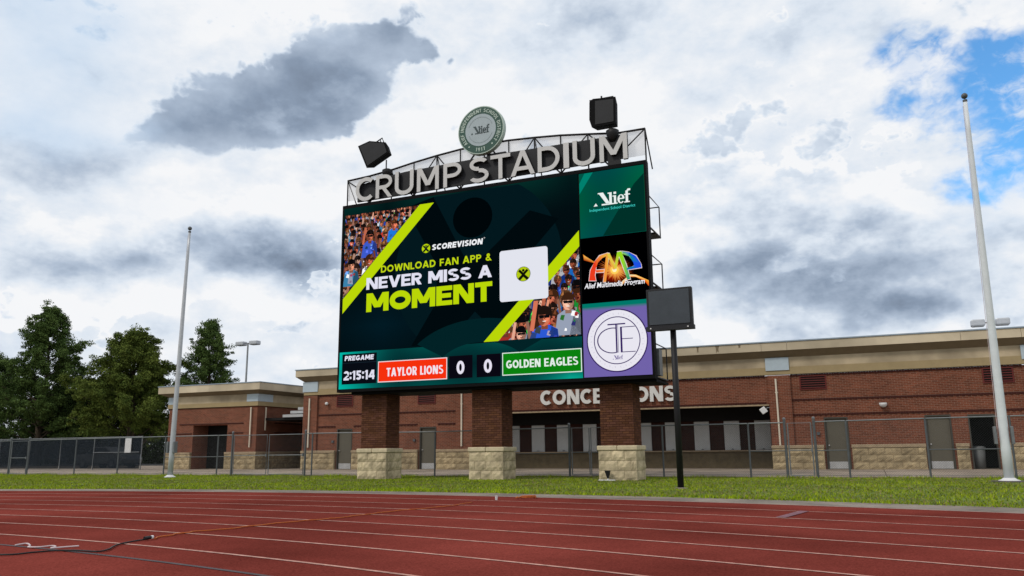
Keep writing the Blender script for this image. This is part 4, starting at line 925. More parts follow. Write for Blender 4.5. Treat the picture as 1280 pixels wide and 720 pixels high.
both([(505, 300), (600, 272), (640, 298), (510, 320)], [TEAL, BLUE, BLUE, BLUE], 5.8)
m.build('amp_emblem', 'led', s2)
led_font('Alief Multimedia Program', -7.80, -5.88, 5.76, 5.98, (240, 240, 245), 8, offset=.02, shear=.2).build('screen_text', 'led', s2, kind='stuff')
s3 = side('side_screen', 3.07, 5.34, lambda u, z: (0, 120, 105) if z > 5.22 else (112, 98, 168), 'purple side screen with the round CTE emblem', 4, 20)
m = LED(); ccx, ccz, PUR = -6.82, 4.15, (52, 30, 96)
m.disc(ccx, ccz, .96, .965, PUR, 2, 48); m.disc(ccx, ccz, .922, .927, (232, 230, 240), 2.5, 48); m.ring(ccx, ccz, .70, .728, PUR, 3, 48)
m.build('round_emblem', 'led', s3)
m = LED()
for i in range(60):
    a = R(i * 6)
    if abs(math.cos(a)) > .1: m.poly([(ccx + (.79 + .05 * (i % 2)) * math.cos(a + d) * 1, ccz + (.79 + .05 * (i % 2)) * math.sin(a + d)) for d in (-.02, .02)] + [(ccx + .86 * math.cos(a + .02), ccz + .86 * math.sin(a + .02))], (205, 202, 216), 3)
m.build('rim_marks', 'led', s3)
m = LED(); m.ring(ccx - .13, ccz + .0, .455, .492, PUR, 4, 28, 78, 282, .80)
m.poly(rect(ccx - .28, ccx + .28, ccz + .47, ccz + .51), PUR, 4).poly(rect(ccx - .035, ccx + .015, ccz - .38, ccz + .47), PUR, 4.1).poly(rect(ccx + .035, ccx + .048, ccz - .38, ccz + .47), PUR, 4.1)
m.poly(rect(ccx + .11, ccx + .17, ccz - .38, ccz + .40), PUR, 4)
for z_ in (.385, .03, -.37): m.poly(rect(ccx + .17, ccx + (.57 if z_ != .03 else .50), ccz + z_ - .009, ccz + z_ + .014), PUR, 4.1)
alief(lambda q: [m.poly(p, (110, 96, 150), 4.2 + .01 * i) for i, p in enumerate(q)], ccx - .15, ccx + .17, ccz - .58, ccz - .45)
m.build('cte_letters', 'led', s3)

# header: truss, dark panel, channel letters
ARCH = [(-16.95, 10.75), (-16.0, 10.80), (-15.01, 10.90), (-14.13, 11.03), (-13.2, 11.14), (-12.27, 11.22), (-11.35, 11.25), (-10.43, 11.24), (-9.49, 11.18), (-8.56, 11.10), (-7.62, 10.98), (-6.6, 10.84), (-5.72, 10.84)]
def arch_z(x):
    for (a, b), (c_, d_) in zip(ARCH, ARCH[1:]):
        if a <= x <= c_: return b + (d_ - b) * (x - a) / (c_ - a)
    return 10.8
YT = 23.72
MB().tube([(x, YT, z) for x, z in ARCH], .035, 6).build('top_chord', 'black', sb)
MB().box(SX0, SX1, YT - .04, YT + .04, 9.722, 9.75).build('bottom_chord', 'black', sb)
for x in (-16.94, -15.97, -15.05, -14.13, -13.2, -12.27, -11.35, -10.43, -9.49, -8.56, -7.62, -6.7, -5.73):
    MB().tube([(x, YT, 9.75), (x, YT, arch_z(x))], .026, 6).build('truss_upright', 'black', sb)
class TB:
    def tube(s, *a): MB().tube(*a).build('truss_brace', 'black', sb); return s
mb = TB()
for x in (-13.2, -9.49, -7.62):
    for s in (-1, 1): mb.tube([(x, YT, arch_z(x)), (x + s * .55, YT, 10.45)], .022, 5)
mb.tube([(-16.93, YT, 10.72), (-16.2, YT, 10.2)], .022, 5); mb.tube([(-5.75, YT, 10.82), (-6.6, YT, 10.1)], .022, 5); mb.tube([(-15.1, YT, 10.87), (-14.8, YT, 10.4)], .022, 5)
for x in (-15.97, -14.13, -12.27, -10.43, -8.56, -6.9):
    for s in (-1, 1): mb.tube([(x, YT - .02, 9.77), (x + s * .15, YT - .02, 9.93)], .028, 5)
for x in (-16.94, -13.2, -9.49, -5.73):
    MB().tube([(x, YT, arch_z(x)), (x, YT + .78, 9.75)], .022, 5).build('rear_strut', 'black', sb)
vs = []; fs = []
for i, (x, z) in enumerate(ARCH): vs += [(x, YT + .06, 9.98), (x, YT + .06, z)]
fs = [(2 * i, 2 * i + 2, 2 * i + 3, 2 * i + 1) for i in range(len(ARCH) - 1)]
MB().add(vs, fs).build('backing_sheet', 'mesh_grey', sb, label='pale see-through sheet behind the header truss')
MB().prism([(-16.42, 9.83), (-6.28, 9.93), (-6.28, 10.72), (-10.3, 10.76), (-14.4, 10.69), (-15.3, 10.62), (-16.42, 10.45)], YT - .12, YT - .045).build('header_panel', 'charcoal', sb)
LET = [('C', -16.40, -15.62), ('R', -15.54, -14.86), ('U', -14.74, -13.98), ('M', -13.84, -12.97), ('P', -12.79, -12.09), ('S', -11.80, -11.06), ('T', -10.99, -10.26),
       ('A', -10.25, -9.38), ('D', -9.28, -8.51), ('I', -8.38, -8.19), ('U', -8.06, -7.31), ('M', -7.16, -6.25)]
for ch, a, b in LET:
    zb = 9.79 + (a + 16.4) / 10 * .06; zt = zb + (.86 if ch not in 'CSU' else .875); zb -= .015 if ch in 'CSU' else 0
    (c1, qs), = layout(ch, a, b, zb, zt, .165, hb=.95)
    back = MB()
    for i, q in enumerate(qs): back.prism(q, SF - .046 - .0005 * (i % 5), SF + .045)
    lt = back.build('header_letter', 'letter_side', sb, label='grey letter ' + ch)
    face = MB()
    for i, q in enumerate(qs): face.prism(q, SF - .056 - .0006 * (i % 7), SF - .048)
    face.build('letter_face', 'letter', lt)
# round district seal
ex, ez, er = -11.39, 11.71, .865; eb = SF + .02
def wheel(r, y0, y1, n=48): return MB().add([(ex + r * math.cos(2 * math.pi * i / n), y0, ez + r * math.sin(2 * math.pi * i / n)) for i in range(n)] + [(ex + r * math.cos(2 * math.pi * i / n), y1, ez + r * math.sin(2 * math.pi * i / n)) for i in range(n)],
    [tuple(range(n)), tuple(range(2 * n - 1, n - 1, -1))] + [(i, i + n, (i + 1) % n + n, (i + 1) % n) for i in range(n)])
seal = wheel(er, eb, eb + .2).build('district_seal', 'seal_text', sb, label='round green and grey school district seal on top')
wheel(er - .035, eb - .006, eb - .001).build('green_ring', 'green_seal', seal)
wheel(er - .285, eb - .012, eb - .007).build('pale_disc', 'seal_pale', seal)
def ringpts(r0, r1, a0, a1, n, y):
    mb = MB()
    for i in range(n):
        p = [R(a0 + (a1 - a0) * k / n) for k in (i, i + 1)]
        mb.add([(ex + r1 * math.cos(p[0]), y, ez + r1 * math.sin(p[0])), (ex + r1 * math.cos(p[1]), y, ez + r1 * math.sin(p[1])), (ex + r0 * math.cos(p[1]), y, ez + r0 * math.sin(p[1])), (ex + r0 * math.cos(p[0]), y, ez + r0 * math.sin(p[0]))], [(0, 1, 2, 3)])
    return mb
mb = ringpts(.455, .475, 20, 160, 20, eb - .016); mb2 = ringpts(.455, .475, 200, 340, 20, eb - .016); mb.add(mb2.v, mb2.f)
mb.build('inner_circle', 'seal_mid', seal)
mb = MB(); alief(lambda q: [mb.prism(p, eb - .02 - i * .0003, eb - .013) for i, p in enumerate(q)], ex - .36, ex + .33, ez - .13, ez + .17); mb.build('wordmark', 'seal_dark', seal)
def curved(txt, r, hgt, a_start, a_end, inward=False):
    """letters around the ring: tops outwards (or inwards along the bottom)"""
    ws = [(GW[ch] if ch not in 'I' else .26) + .14 if ch != ' ' else .5 for ch in txt]; tot = sum(ws); mb = MB(); acc = 0; k = 0
    for ch, w_ in zip(txt, ws):
        a = a_start + (a_end - a_start) * (acc + w_ / 2) / tot; acc += w_
        if ch == ' ': continue
        q, W_ = glyph(ch, .21); rot = R(a - 90) if not inward else R(a + 90)
        for p in q:
            pts = []
            for (x, z) in p:
                lx, lz = (x - W_ / 2) * hgt, (z - .5) * hgt
                pts.append((ex + r * math.cos(R(a)) + lx * math.cos(rot) - lz * math.sin(rot), ez + r * math.sin(R(a)) + lx * math.sin(rot) + lz * math.cos(rot)))
            mb.prism(pts, eb - .014 - .0004 * (k % 6), eb - .0075); k += 1
    return mb
curved('ALIEF INDEPENDENT SCHOOL DISTRICT', .705, .13, 222, -42).build('ring_text', 'seal_text', seal)
curved('1917', .705, .13, 254, 286, True).build('ring_text', 'seal_text', seal)
mb = MB()
for a in (232, 308):
    qx, qz = ex + .705 * math.cos(R(a)), ez + .705 * math.sin(R(a)); mb.prism([(qx + .032 * math.cos(R(k * 45)), qz + .032 * math.sin(R(k * 45))) for k in range(8)], eb - .012, eb - .0072)
mb.build('ring_dots', 'seal_text', seal)
mb = MB()
for s in (-1, 1): mb.tube([(ex + s * .25, eb + .25, ez - .6), (ex + s * .55, YT + .05, 10.72)], .03, 6).tube([(ex + s * .3, eb + .22, ez - .3), (ex + s * .2, YT + .1, 10.9)], .03, 6)
mb.box(ex + .15, ex + .85, YT - .03, YT + .1, 10.72, 10.86).build('seal_bracket', 'black', sb)
# service catwalks behind the cabinet, their rails show past the right edge
for z0, z1, y1 in ((7.60, 8.66, 25.17), (5.86, 6.76, 25.2), (2.98, 4.02, 25.22)):
    cw = MB().box(SX0 + .4, SX1 - .02, SF + 1.03, y1, z0, z0 + .06).build('catwalk', 'black', sb)
    mb = MB()
    mb.tube([(SX1 - .03, SF + .28, z1), (SX1 - .03, y1, z1), (SX0 + .4, y1, z1)], .02, 6)
    mb.tube([(SX1 - .03, SF + .28, (z0 + z1) / 2 + .12), (SX1 - .03, y1, (z0 + z1) / 2 + .12), (SX0 + .4, y1, (z0 + z1) / 2 + .12)], .016, 6) if z0 > 8 else None
    for x in np.linspace(SX1 - .03, SX0 + .4, 8): mb.tube([(x, y1, z0), (x, y1, z1)], .02, 6)
    mb.tube([(SX1 - .03, SF + .28, z0 + .03), (SX1 - .03, y1, z0 + .03)], .03, 6)
    pass
    mb.build('guard_rail', 'black', cw)
part('cable_box', 'galv', sb, SX1 - .30, SX1 - .02, SF + .7, SF + 1.1, 3.1, 3.9)

# ------------------------------------------------------------------ loudspeakers on the header
sp = thing('loudspeaker', 'black loudspeaker tilted down above the letter C at the left end of the header', 'loudspeaker', (-15.28, 23.8, 10.78), 'loudspeakers on top of the scoreboard')
def frustum(parent, poly, y0, y1, inset, name, m):
    cx = sum(p[0] for p in poly) / len(poly); cz = sum(p[1] for p in poly) / len(poly); n = len(poly)
    f = [(x, y0, z) for x, z in poly]; b_ = [(cx + (x - cx) * inset, y1, cz + (z - cz) * inset) for x, z in poly]
    return MB().add(f + b_, [tuple(range(n)), tuple(range(2 * n - 1, n - 1, -1))] + [(i, i + n, (i + 1) % n + n, (i + 1) % n) for i in range(n)]).build(name, m, parent, bevel=.012)
PL = [(-15.89, 10.97), (-14.95, 11.42), (-15.10, 11.83), (-15.80, 12.0), (-16.30, 11.88)]
frustum(sp, PL, 23.35, 23.75, .8, 'cabinet', 'cab')
c0 = (-15.62, 11.58); MB().prism([(c0[0] + (x - c0[0]) * .86, c0[1] + (z - c0[1]) * .86) for x, z in PL], 23.335, 23.348).build('grille', 'charcoal', sp)
MB().tube([(-15.70, 23.6, 12.0), (-15.42, 23.6, 12.13), (-15.30, 23.6, 11.86)], .025, 6).tube([(-15.5, 23.6, 12.08), (-15.45, 23.6, 11.9)], .02, 6).build('bracket', 'black', sp)
MB().tube([(-15.28, 23.7, 10.8), (-15.28, 23.7, 11.3)], .025, 8).build('mount_pole', 'galv_dark', sp)
MB().lathe([(.17, 10.72), (.19, 10.78), (.19, 10.88), (.12, 10.92)], -15.2, 23.66, 14).build('mount_drum', 'black', sp)
sp = thing('loudspeaker', 'black upright loudspeaker above the last letter M at the right end of the header', 'loudspeaker', (-6.75, 23.8, 10.9), 'loudspeakers on top of the scoreboard')
frustum(sp, [(-7.36, 11.02), (-6.56, 11.02), (-6.54, 11.93), (-7.30, 12.00), (-7.42, 11.9), (-7.44, 11.3)], 23.35, 23.85, .85, 'cabinet', 'cab')
MB().prism([(-7.24, 11.1), (-6.63, 11.1), (-6.61, 11.86), (-7.22, 11.9)], 23.335, 23.348).build('grille', 'charcoal', sp)
MB().box(-7.46, -6.66, 23.5, 23.56, 12.0, 12.04).tube([(-7.05, 23.5, 12.0), (-7.05, 23.5, 12.1)], .03, 6).tube([(-7.44, 23.5, 12.02), (-7.42, 23.5, 11.8)], .015, 5).build('bracket', 'black', sp)
MB().tube([(-6.83, 23.62, 10.8), (-6.83, 23.62, 11.05)], .03, 8).build('mount_pole', 'galv_dark', sp)
MB().lathe([(.06, 10.5), (.15, 10.62), (.20, 10.78), (.21, 10.9), (.15, 10.94)], -6.76, 23.62, 16).build('mount_drum', 'black', sp, smooth=True)
MB().prism([(-6.93, 9.74), (-6.50, 9.74), (-6.5, 9.83), (-6.60, 10.5), (-6.93, 10.5)], 23.56, 23.60).build('mount_plate', 'black', sp)

# ------------------------------------------------------------------ small dark display on a black post
dp = thing('display_board', 'small blank dark display board on a black post in front of the scoreboard', 'display board', (-4.18, 18.97, 0))
part('board_body', 'charcoal', dp, -4.72, -3.63, 18.90, 19.06, 3.70, 4.69, bevel=.012)
MB().box(-4.66, -3.69, 18.885, 18.898, 3.82, 4.64).build('face_panel', mat('dark_glass_face', (.045, .055, .066), .35, var=.12), dp)
MB().box(-4.745, -3.605, 18.87, 19.05, 3.68, 3.78).build('bottom_rail', 'charcoal', dp)
for x in (-4.63, -3.74): MB().tube([(x, 18.872, 3.73), (x, 18.85, 3.73)], .018, 8).build('bolt', 'white', dp)
MB().tube([(-4.15, 19.1, 0), (-4.15, 19.1, 3.95)], .075, 14, r2=.072).build('post', 'black', dp, smooth=True)
MB().box(-4.3, -4.0, 19.03, 19.17, 3.75, 3.95).build('bracket', 'black', dp)
MB().lathe([(.16, 0.0), (.15, .03), (.08, .04)], -4.15, 19.1, 16).build('footing', 'kerb', dp)

# ------------------------------------------------------------------ flagpoles
def flagpole(x, y, h, lean, label, r0, r1, m):
    f = thing('flagpole', label, 'flagpole', (x, y, 0), 'bare flagpoles either side of the scoreboard')
    pts = [(x + lean * k / 12, y, h * k / 12) for k in range(13)]
    MB().tube(pts, r0, 16, r2=r1).build('pole', m, f, smooth=True)
    tx = x + lean
    MB().lathe([(.02, h), (.06, h + .02), (.06, h + .07), (.02, h + .09)], tx, y, 12).build('truck', 'galv_dark', f)
    b = bmesh.new(); bmesh.ops.create_uvsphere(b, u_segments=14, v_segments=8, radius=.085)
    me = bpy.data.meshes.new('ball'); b.to_mesh(me); b.free(); me.materials.append(MT['galv_dark']); me.shade_smooth()
    o = bpy.data.objects.new('finial_ball', me); COL.objects.link(o); o.parent = f; o.location = (lean, 0, h + .19)
    MB().lathe([(r0 * 2.1, 0.0), (r0 * 2.1, .035), (r0 * 1.5, .06), (r0 * 1.12, .10)], x, y, 20).build('flash_collar', 'white', f, smooth=False)
    MB().lathe([(r0 * 1.05, 0), (r0 * 1.05, 0)], x, y, 4)
    for s in (-1, 1): MB().box(x + s * (r0 + .07) - .035, x + s * (r0 + .07) + .035, y - .1, y + .08, .95, 1.40).build('cleat_box', 'galv', f, bevel=.01)
    MB().tube([(x - r0 - .01, y - .02, 1.1), (x + lean * .97 - r1 - .01, y - .02, h - .1)], .006, 4).build('halyard', 'string', f)
    return f
flagpole(-25.60, 24.6, 10.0, .12, 'far left bare flagpole standing at the grass edge before the small brick building', .105, .05, 'pole_grey')
fr = flagpole(3.11, 24.6, 10.38, .10, 'bare white flagpole at the right edge of the photo before the brick wall', .122, .055, 'pole')
MB().lathe([(.46, .0), (.42, .025), (.3, .03)], 3.11, 24.6, 14).build('footing', 'line_dark', fr)

# ------------------------------------------------------------------ fences
FV = 27.0
fence = thing('chain_link_fence', 'long chain-link fence with swing gates between the grass and the buildings', 'fence', (-16, FV, 0))
def fz(x): return np.interp(x, [-42, -39, -28, -20, -15, -10, -3.6, 4, 9], [1.62, 1.62, 1.67, 1.67, 1.63, 1.68, 1.68, 1.74, 1.76])
posts = [-42.5, -40.2, -34.06, -31.3, -28.5, -25.5, -20.6, -17.7, -15.0, -12.4, -6.4, -3.62, -.72, 1.45, 3.6, 6.5]
gates = [(-38.55, -37.35), (-24.65, -21.0), (-9.62, -8.25), (-2.45, -1.70)]
for x in posts:
    MB().tube([(x, FV, 0), (x, FV, fz(x) + .02)], .03, 8).build('fence_post', 'galv_dark', fence)
for a, b in gates:
    for x in (a - .06, b + .06):
        p = MB().tube([(x, FV, 0), (x, FV, fz(x) + .10)], .042, 8).build('fence_post', 'galv_dark', fence)
        MB().lathe([(.05, fz(x) + .10), (.045, fz(x) + .14), (.01, fz(x) + .16)], x, FV, 8).build('post_cap', 'galv', p)
# top rail runs between gates
ends = [-44] + [v for g_ in gates for v in (g_[0] - .06, g_[1] + .06)] + [8.5]
for a, b in zip(ends[::2], ends[1::2]):
    xs_ = np.linspace(a, b, max(2, int(b - a)))
    MB().tube([(x, FV, fz(x)) for x in xs_], .022, 6).build('top_rail', 'galv', fence)
    MB().tube([(a, FV, .08), (b, FV, .08)], .005, 4).build('tension_wire', 'galv', fence)
for a, b, z in ((-28.5, -24.7, .78), (-12.4, -9.68, .80), (-8.19, -7.2, .80), (-3.62, -2.51, .82), (-1.64, -.72, .82), (1.45, 3.6, .82)): MB().tube([(a, FV, z), (b, FV, z)], .018, 6).build('mid_rail', 'galv_dark', fence)
def links(x0, x1, z0, fzt, y, pitch=.068, r=.0016):
    """woven wire: every wire one slanting strand, clipped to the panel"""
    mb = MB()
    h = 1.8
    n = int((x1 - x0 + h) / pitch) + 1
    for k in range(n):
        for s in (1, -1):
            a = x0 - h + k * pitch if s > 0 else x0 + k * pitch
            xa, xb = (a, a + h) if s > 0 else (a + h, a); za, zb = z0, z0 + h
            # clip to x0..x1 and z <= top
            pts = []
            t0, t1 = 0.0, 1.0; dx, dz = xb - xa if s > 0 else -(h), h
            xs0 = xa if s > 0 else a + 0 * h + 0
            X0 = a if s > 0 else a; DX = h if s > 0 else -h
            zt = fzt((x0 + x1) / 2) - z0; t1 = min(1, zt / h)
            if DX > 0: t0 = max(t0, (x0 - X0) / DX); t1 = min(t1, (x1 - X0) / DX)
            else: t0 = max(t0, (X0 - x1) / h); t1 = min(t1, (X0 - x0) / h)
            if t1 - t0 < .03: continue
            p, q = (X0 + DX * t0, y + .004 * s, z0 + h * t0), (X0 + DX * t1, y + .004 * s, z0 + h * t1)
            d = Vector((q[0] - p[0], 0, q[2] - p[2])).normalized(); nn = Vector((-d.z, 0, d.x)) * r
            b_ = len(mb.v)
            for c_ in (p, q):
                v = Vector(c_); mb.v += [tuple(v + nn), tuple(v - nn), tuple(v + Vector((0, -r * 1.5, 0)))]
            mb.f += [(b_, b_ + 3, b_ + 5, b_ + 2), (b_ + 2, b_ + 5, b_ + 4, b_ + 1), (b_ + 1, b_ + 4, b_ + 3, b_)]
    return mb
allp = sorted(posts + [v for g_ in gates for v in g_] + [-44, 8.5])
def in_gate(x): return any(a < x < b for a, b in gates)
for a, b in zip(ends[::2], ends[1::2]):
    cuts = [a] + [p for p in posts if a < p < b] + [b]
    for p, q in zip(cuts, cuts[1:]): links(p, q, .05, fz, FV).build('chain_link_panel', 'wire', fence, kind='stuff')
def gate(a, b, swing=0):
    g_ = thing('gate', None, None, (a, FV, 0)); del_ = None
    g_.parent = fence; g_.location = (a - fence.location.x, 0, 0)
    w_ = b - a; h = fz(a) - .02
    # built flat from x=a, then turned about the hinge
    mb = MB().tube([(a + .03, FV, .07), (a + .03, FV, h), (b - .03, FV, h), (b - .03, FV, .07), (a + .03, FV, .07)], .022, 6).tube([(a + .03, FV, h * .5), (b - .03, FV, h * .5)], .018, 6)
    mb.build('gate_frame', 'galv', g_); links(a + .04, b - .04, .07, lambda x: h, FV).build('gate_mesh', 'wire', g_, kind='stuff')
    MB().box(b - .07, b - .02, FV - .05, FV + .03, h * .5 - .06, h * .5 + .06).build('gate_latch', 'galv', g_)
    g_.rotation_euler.z = R(swing); return g_
gate(-38.55, -37.35); gate(-24.65, -22.85, 0); gate(-22.80, -21.0, 0); gate(-9.62, -8.95, 12); gate(-8.92, -8.25, 0); gate(-2.45, -1.70, 0)

BV = 35.4
bf = thing('windscreen_fence', 'rear chain-link fence covered with dark windscreen cloth beneath the trees', 'fence', (-48, BV, 0))
bp_ = [-60, -57.2, -54.4, -51.6, -48.8, -46.0, -43.1, -41.0, -39.2]
for x in bp_: MB().tube([(x, BV, 0), (x, BV, 1.98)], .032, 8).build('fence_post', 'galv', bf)
MB().tube([(-60, BV, 1.94), (-39.2, BV, 1.94)], .024, 6).build('top_rail', 'galv', bf)
for a, b in zip(bp_, bp_[1:]):
    mb = MB(); nx, nz = 10, 5; vs = []
    for j in range(nz + 1):
        for i in range(nx + 1): vs.append((a + .04 + (b - a - .08) * i / nx, BV - .03 - .02 * math.sin(i * 1.1 + j * .8 + a), .10 + 1.8 * j / nz))
    mb.add(vs, [(j * (nx + 1) + i, j * (nx + 1) + i + 1, (j + 1) * (nx + 1) + i + 1, (j + 1) * (nx + 1) + i) for j in range(nz) for i in range(nx)])
    mb.build('windscreen', 'screen_cloth', bf, smooth=True)
MB().tube([(-43.1, BV - .06, 1.05), (-41.0, BV - .06, 1.05)], .02, 6).tube([(-41.0, BV - .06, 1.05), (-39.3, BV - .06, 1.05)], .02, 6).build('mid_rail', 'galv', bf)
ns = thing('notice_sign', 'small white notice board hung on the dark windscreen fence', 'sign', (-40.2, BV - .09, 1.5))
MB().box(-40.45, -39.95, BV - .11, BV - .085, 1.02, 1.85).build('sign_face', 'white', ns, bevel=.01)
for z in (1.08, 1.79):
    for x in (-40.41, -39.99): MB().tube([(x, BV - .11, z), (x, BV - .118, z)], .012, 6).build('tie', 'galv_dark', ns)

# ------------------------------------------------------------------ trash bin in the open doorway
tb = thing('trash_bin', 'grey trash bin standing inside the open doorway', 'trash bin', (3.72, V + .5, 0))
MB().lathe([(.20, .03), (.24, .80)], 3.73, V + .5, 18).build('bin_body', 'bin', tb, smooth=True)
MB().lathe([(.26, .80), (.26, .86), (.18, .90), (.02, .91)], 3.73, V + .5, 18).build('lid', 'bin', tb, smooth=True)

# ------------------------------------------------------------------ ground uplight at the right column
ul = thing('uplight', 'small black uplight on a white foot before the rightmost column', 'light', (-7.35, 23.75, 0))
MB().add([(-7.41, 23.70, .30), (-7.25, 23.70, .30), (-7.25, 23.84, .30), (-7.41, 23.84, .30), (-7.35, 23.75, .07), (-7.31, 23.75, .07), (-7.31, 23.80, .07), (-7.35, 23.80, .07)], [(0, 1, 2, 3), (4, 7, 6, 5), (0, 4, 5, 1), (1, 5, 6, 2), (2, 6, 7, 3), (3, 7, 4, 0)]).build('lamp_housing', 'black', ul)
MB().tube([(-7.33, 23.77, .0), (-7.33, 23.77, .09)], .02, 6).build('stem', 'white', ul)
MB().box(-7.60, -7.08, 23.68, 23.74, .0, .035).build('foot', 'white', ul, bevel=.01)

# ------------------------------------------------------------------ cables on the track
def ground_line(name, pts, r, m, label, cat, z=.017, wob=.0):
    P_ = [Vector((x, y, z + r)) for x, y in pts]; out = []
    for i in range(len(P_) - 1):
        p0, p1, p2, p3 = P_[max(i - 1, 0)], P_[i], P_[i + 1], P_[min(i + 2, len(P_) - 1)]
        for k in range(6):
            t = k / 6; v = .5 * ((2 * p1) + (-p0 + p2) * t + (2 * p0 - 5 * p1 + 4 * p2 - p3) * t * t + (-p0 + 3 * p1 - 3 * p2 + p3) * t ** 3)
            out.append(v + Vector((wob * math.sin(i * 2.1 + k * 1.3), wob * math.cos(i * 1.7 + k), 0)))
    out.append(P_[-1]); o = MB().tube(out, r, 6).build(name, m, smooth=True); return tag(o, label, cat)
ground_line('power_cable', [(-9.2, 4.75), (-8.3, 4.95), (-7.32, 5.13), (-7.2, 5.35), (-7.12, 5.52), (-6.93, 5.60), (-6.66, 5.61), (-6.72, 5.78), (-6.84, 5.92), (-7.0, 6.15), (-7.09, 6.43), (-7.1, 6.59)], .0085, 'cord_black', 'black cable curling across the nearest lane at lower left', 'cable')
ground_line('extension_cord', [(-7.1, 6.62), (-7.22, 7.03), (-7.27, 7.4), (-7.14, 7.76), (-7.10, 8.41), (-6.97, 9.06), (-6.83, 9.51), (-6.78, 10.3), (-6.73, 11.03), (-6.5, 12.02), (-6.54, 13.14)], .0075, 'cord_orange', 'orange extension cord running straight across the lanes', 'cable', wob=.025)
cn = thing('cable_connector', 'small white-ringed plug joining the black cable to the orange cord', 'connector', (-7.1, 6.6, .02))
MB().tube([(-7.09, 6.53, .04), (-7.1, 6.62, .04)], .018, 8).build('plug', 'cord_black', cn); MB().tube([(-7.1, 6.62, .04), (-7.1, 6.65, .04)], .019, 8).build('collar', 'white', cn)
ground_line('white_string', [(-7.95, 5.72), (-7.98, 5.86), (-7.76, 5.74), (-7.66, 5.65), (-7.55, 5.69), (-7.53, 5.80), (-7.42, 5.76), (-7.35, 5.66), (-7.30, 5.78), (-7.25, 5.88)], .008, 'string', 'short pinkish white string lying in wiggles beside the black cable', 'string')
cl = thing('cup', 'tiny white cup left on the outer lane below the middle column', 'cup', (-6.45, 13.95, .015)); MB().lathe([(.02, .016), (.026, .085)], -6.45, 13.95, 10).build('cup_body', 'white', cl); MB().lathe([(.029, .085), (.029, .092)], -6.45, 13.95, 10).build('rim', 'white', cl)
cc = thing('cord_end', 'coil of orange cord end lying at the outer track edge', 'cable', (-6.1, 14.5, .02))
MB().tube([(-6.22 + .03 * math.sin(k), 14.3 + .05 * k * .6, .035 + .012 * (k % 2)) for k in range(12)] , .012, 6).tube([(-6.05 + .12 * math.cos(k * .6), 14.55 + .2 * math.sin(k * .6), .03 + .002 * k) for k in range(22)], .011, 6).build('cord_coil', 'cord_orange', cc)

# ------------------------------------------------------------------ parking lot lamps
def lot_lamp(x, y, h, label, sc=1):
    t = thing('parking_lot_lamp', label, 'street lamp', (x, y, 0), 'twin-headed parking lot lamps')
    MB().tube([(x, y, 0), (x, y, h)], .11, 10, r2=.07).build('pole', 'galv', t, smooth=True)
    MB().box(x - .3 * sc, x + .3 * sc, y - .03, y + .03, h - .03, h + .03).build('cross_arm', 'galv', t)
    for s in (-1, 1):
        hd = MB().box(x + s * .75 * sc - .42 * sc, x + s * .75 * sc + .42 * sc, y - .3, y + .3, h - .17, h + .17).build('lamp_head', 'pole_grey', t, bevel=.06)
        MB().box(x + s * .75 * sc - .36 * sc, x + s * .75 * sc + .36 * sc, y - .25, y + .25, h - .185, h - .171).build('lens', 'lens', hd)
    return t
lot_lamp(-49.25, 55, 10.35, 'twin-headed parking lot lamp standing behind the small brick building')
lot_lamp(6.1, 48, 7.2, 'twin-headed lamp whose head shows above the roof beside the right flagpole', .75)

# ------------------------------------------------------------------ parked car behind the windscreen
car = thing('parked_car', 'silver parked car half hidden behind the dark windscreen fence', 'car', (-48.0, 40.6, 0))
cx, cy = -48.0, 40.6
prof = [(-2.2, .35), (-2.25, .75), (-1.95, .93), (-1.2, .98), (-.55, 1.42), (.75, 1.44), (1.45, 1.02), (2.1, .92), (2.25, .6), (2.2, .32)]
MB().prism([(cx + a, b) for a, b in prof], cy - .85, cy + .85).build('car_body', 'car', car, bevel=.05)
MB().prism([(cx - 1.02, 1.02), (cx - .5, 1.36), (cx + .05, 1.38), (cx + .05, 1.02)], cy - .875, cy - .853).build('side_window', 'glass', car)
MB().prism([(cx + .12, 1.02), (cx + .12, 1.38), (cx + .7, 1.37), (cx + 1.2, 1.02)], cy - .875, cy - .853).build('side_window', 'glass', car)
for a in (-1.35, 1.35):
    w_ = MB().tube([(cx + a, cy - .88, .33), (cx + a, cy - .66, .33)], .33, 18).build('wheel', 'tyre', car); MB().tube([(cx + a, cy - .90, .33), (cx + a, cy - .885, .33)], .2, 12).build('rim', 'galv', w_)
    w_ = MB().tube([(cx + a, cy + .66, .33), (cx + a, cy + .88, .33)], .33, 18).build('wheel', 'tyre', car)
MB().box(cx + 2.1, cx + 2.27, cy - .8, cy - .5, .62, .78).build('headlight', 'lens', car); MB().box(cx - 2.27, cx - 2.15, cy - .8, cy - .5, .68, .82).build('tail_light', 'louvre', car)

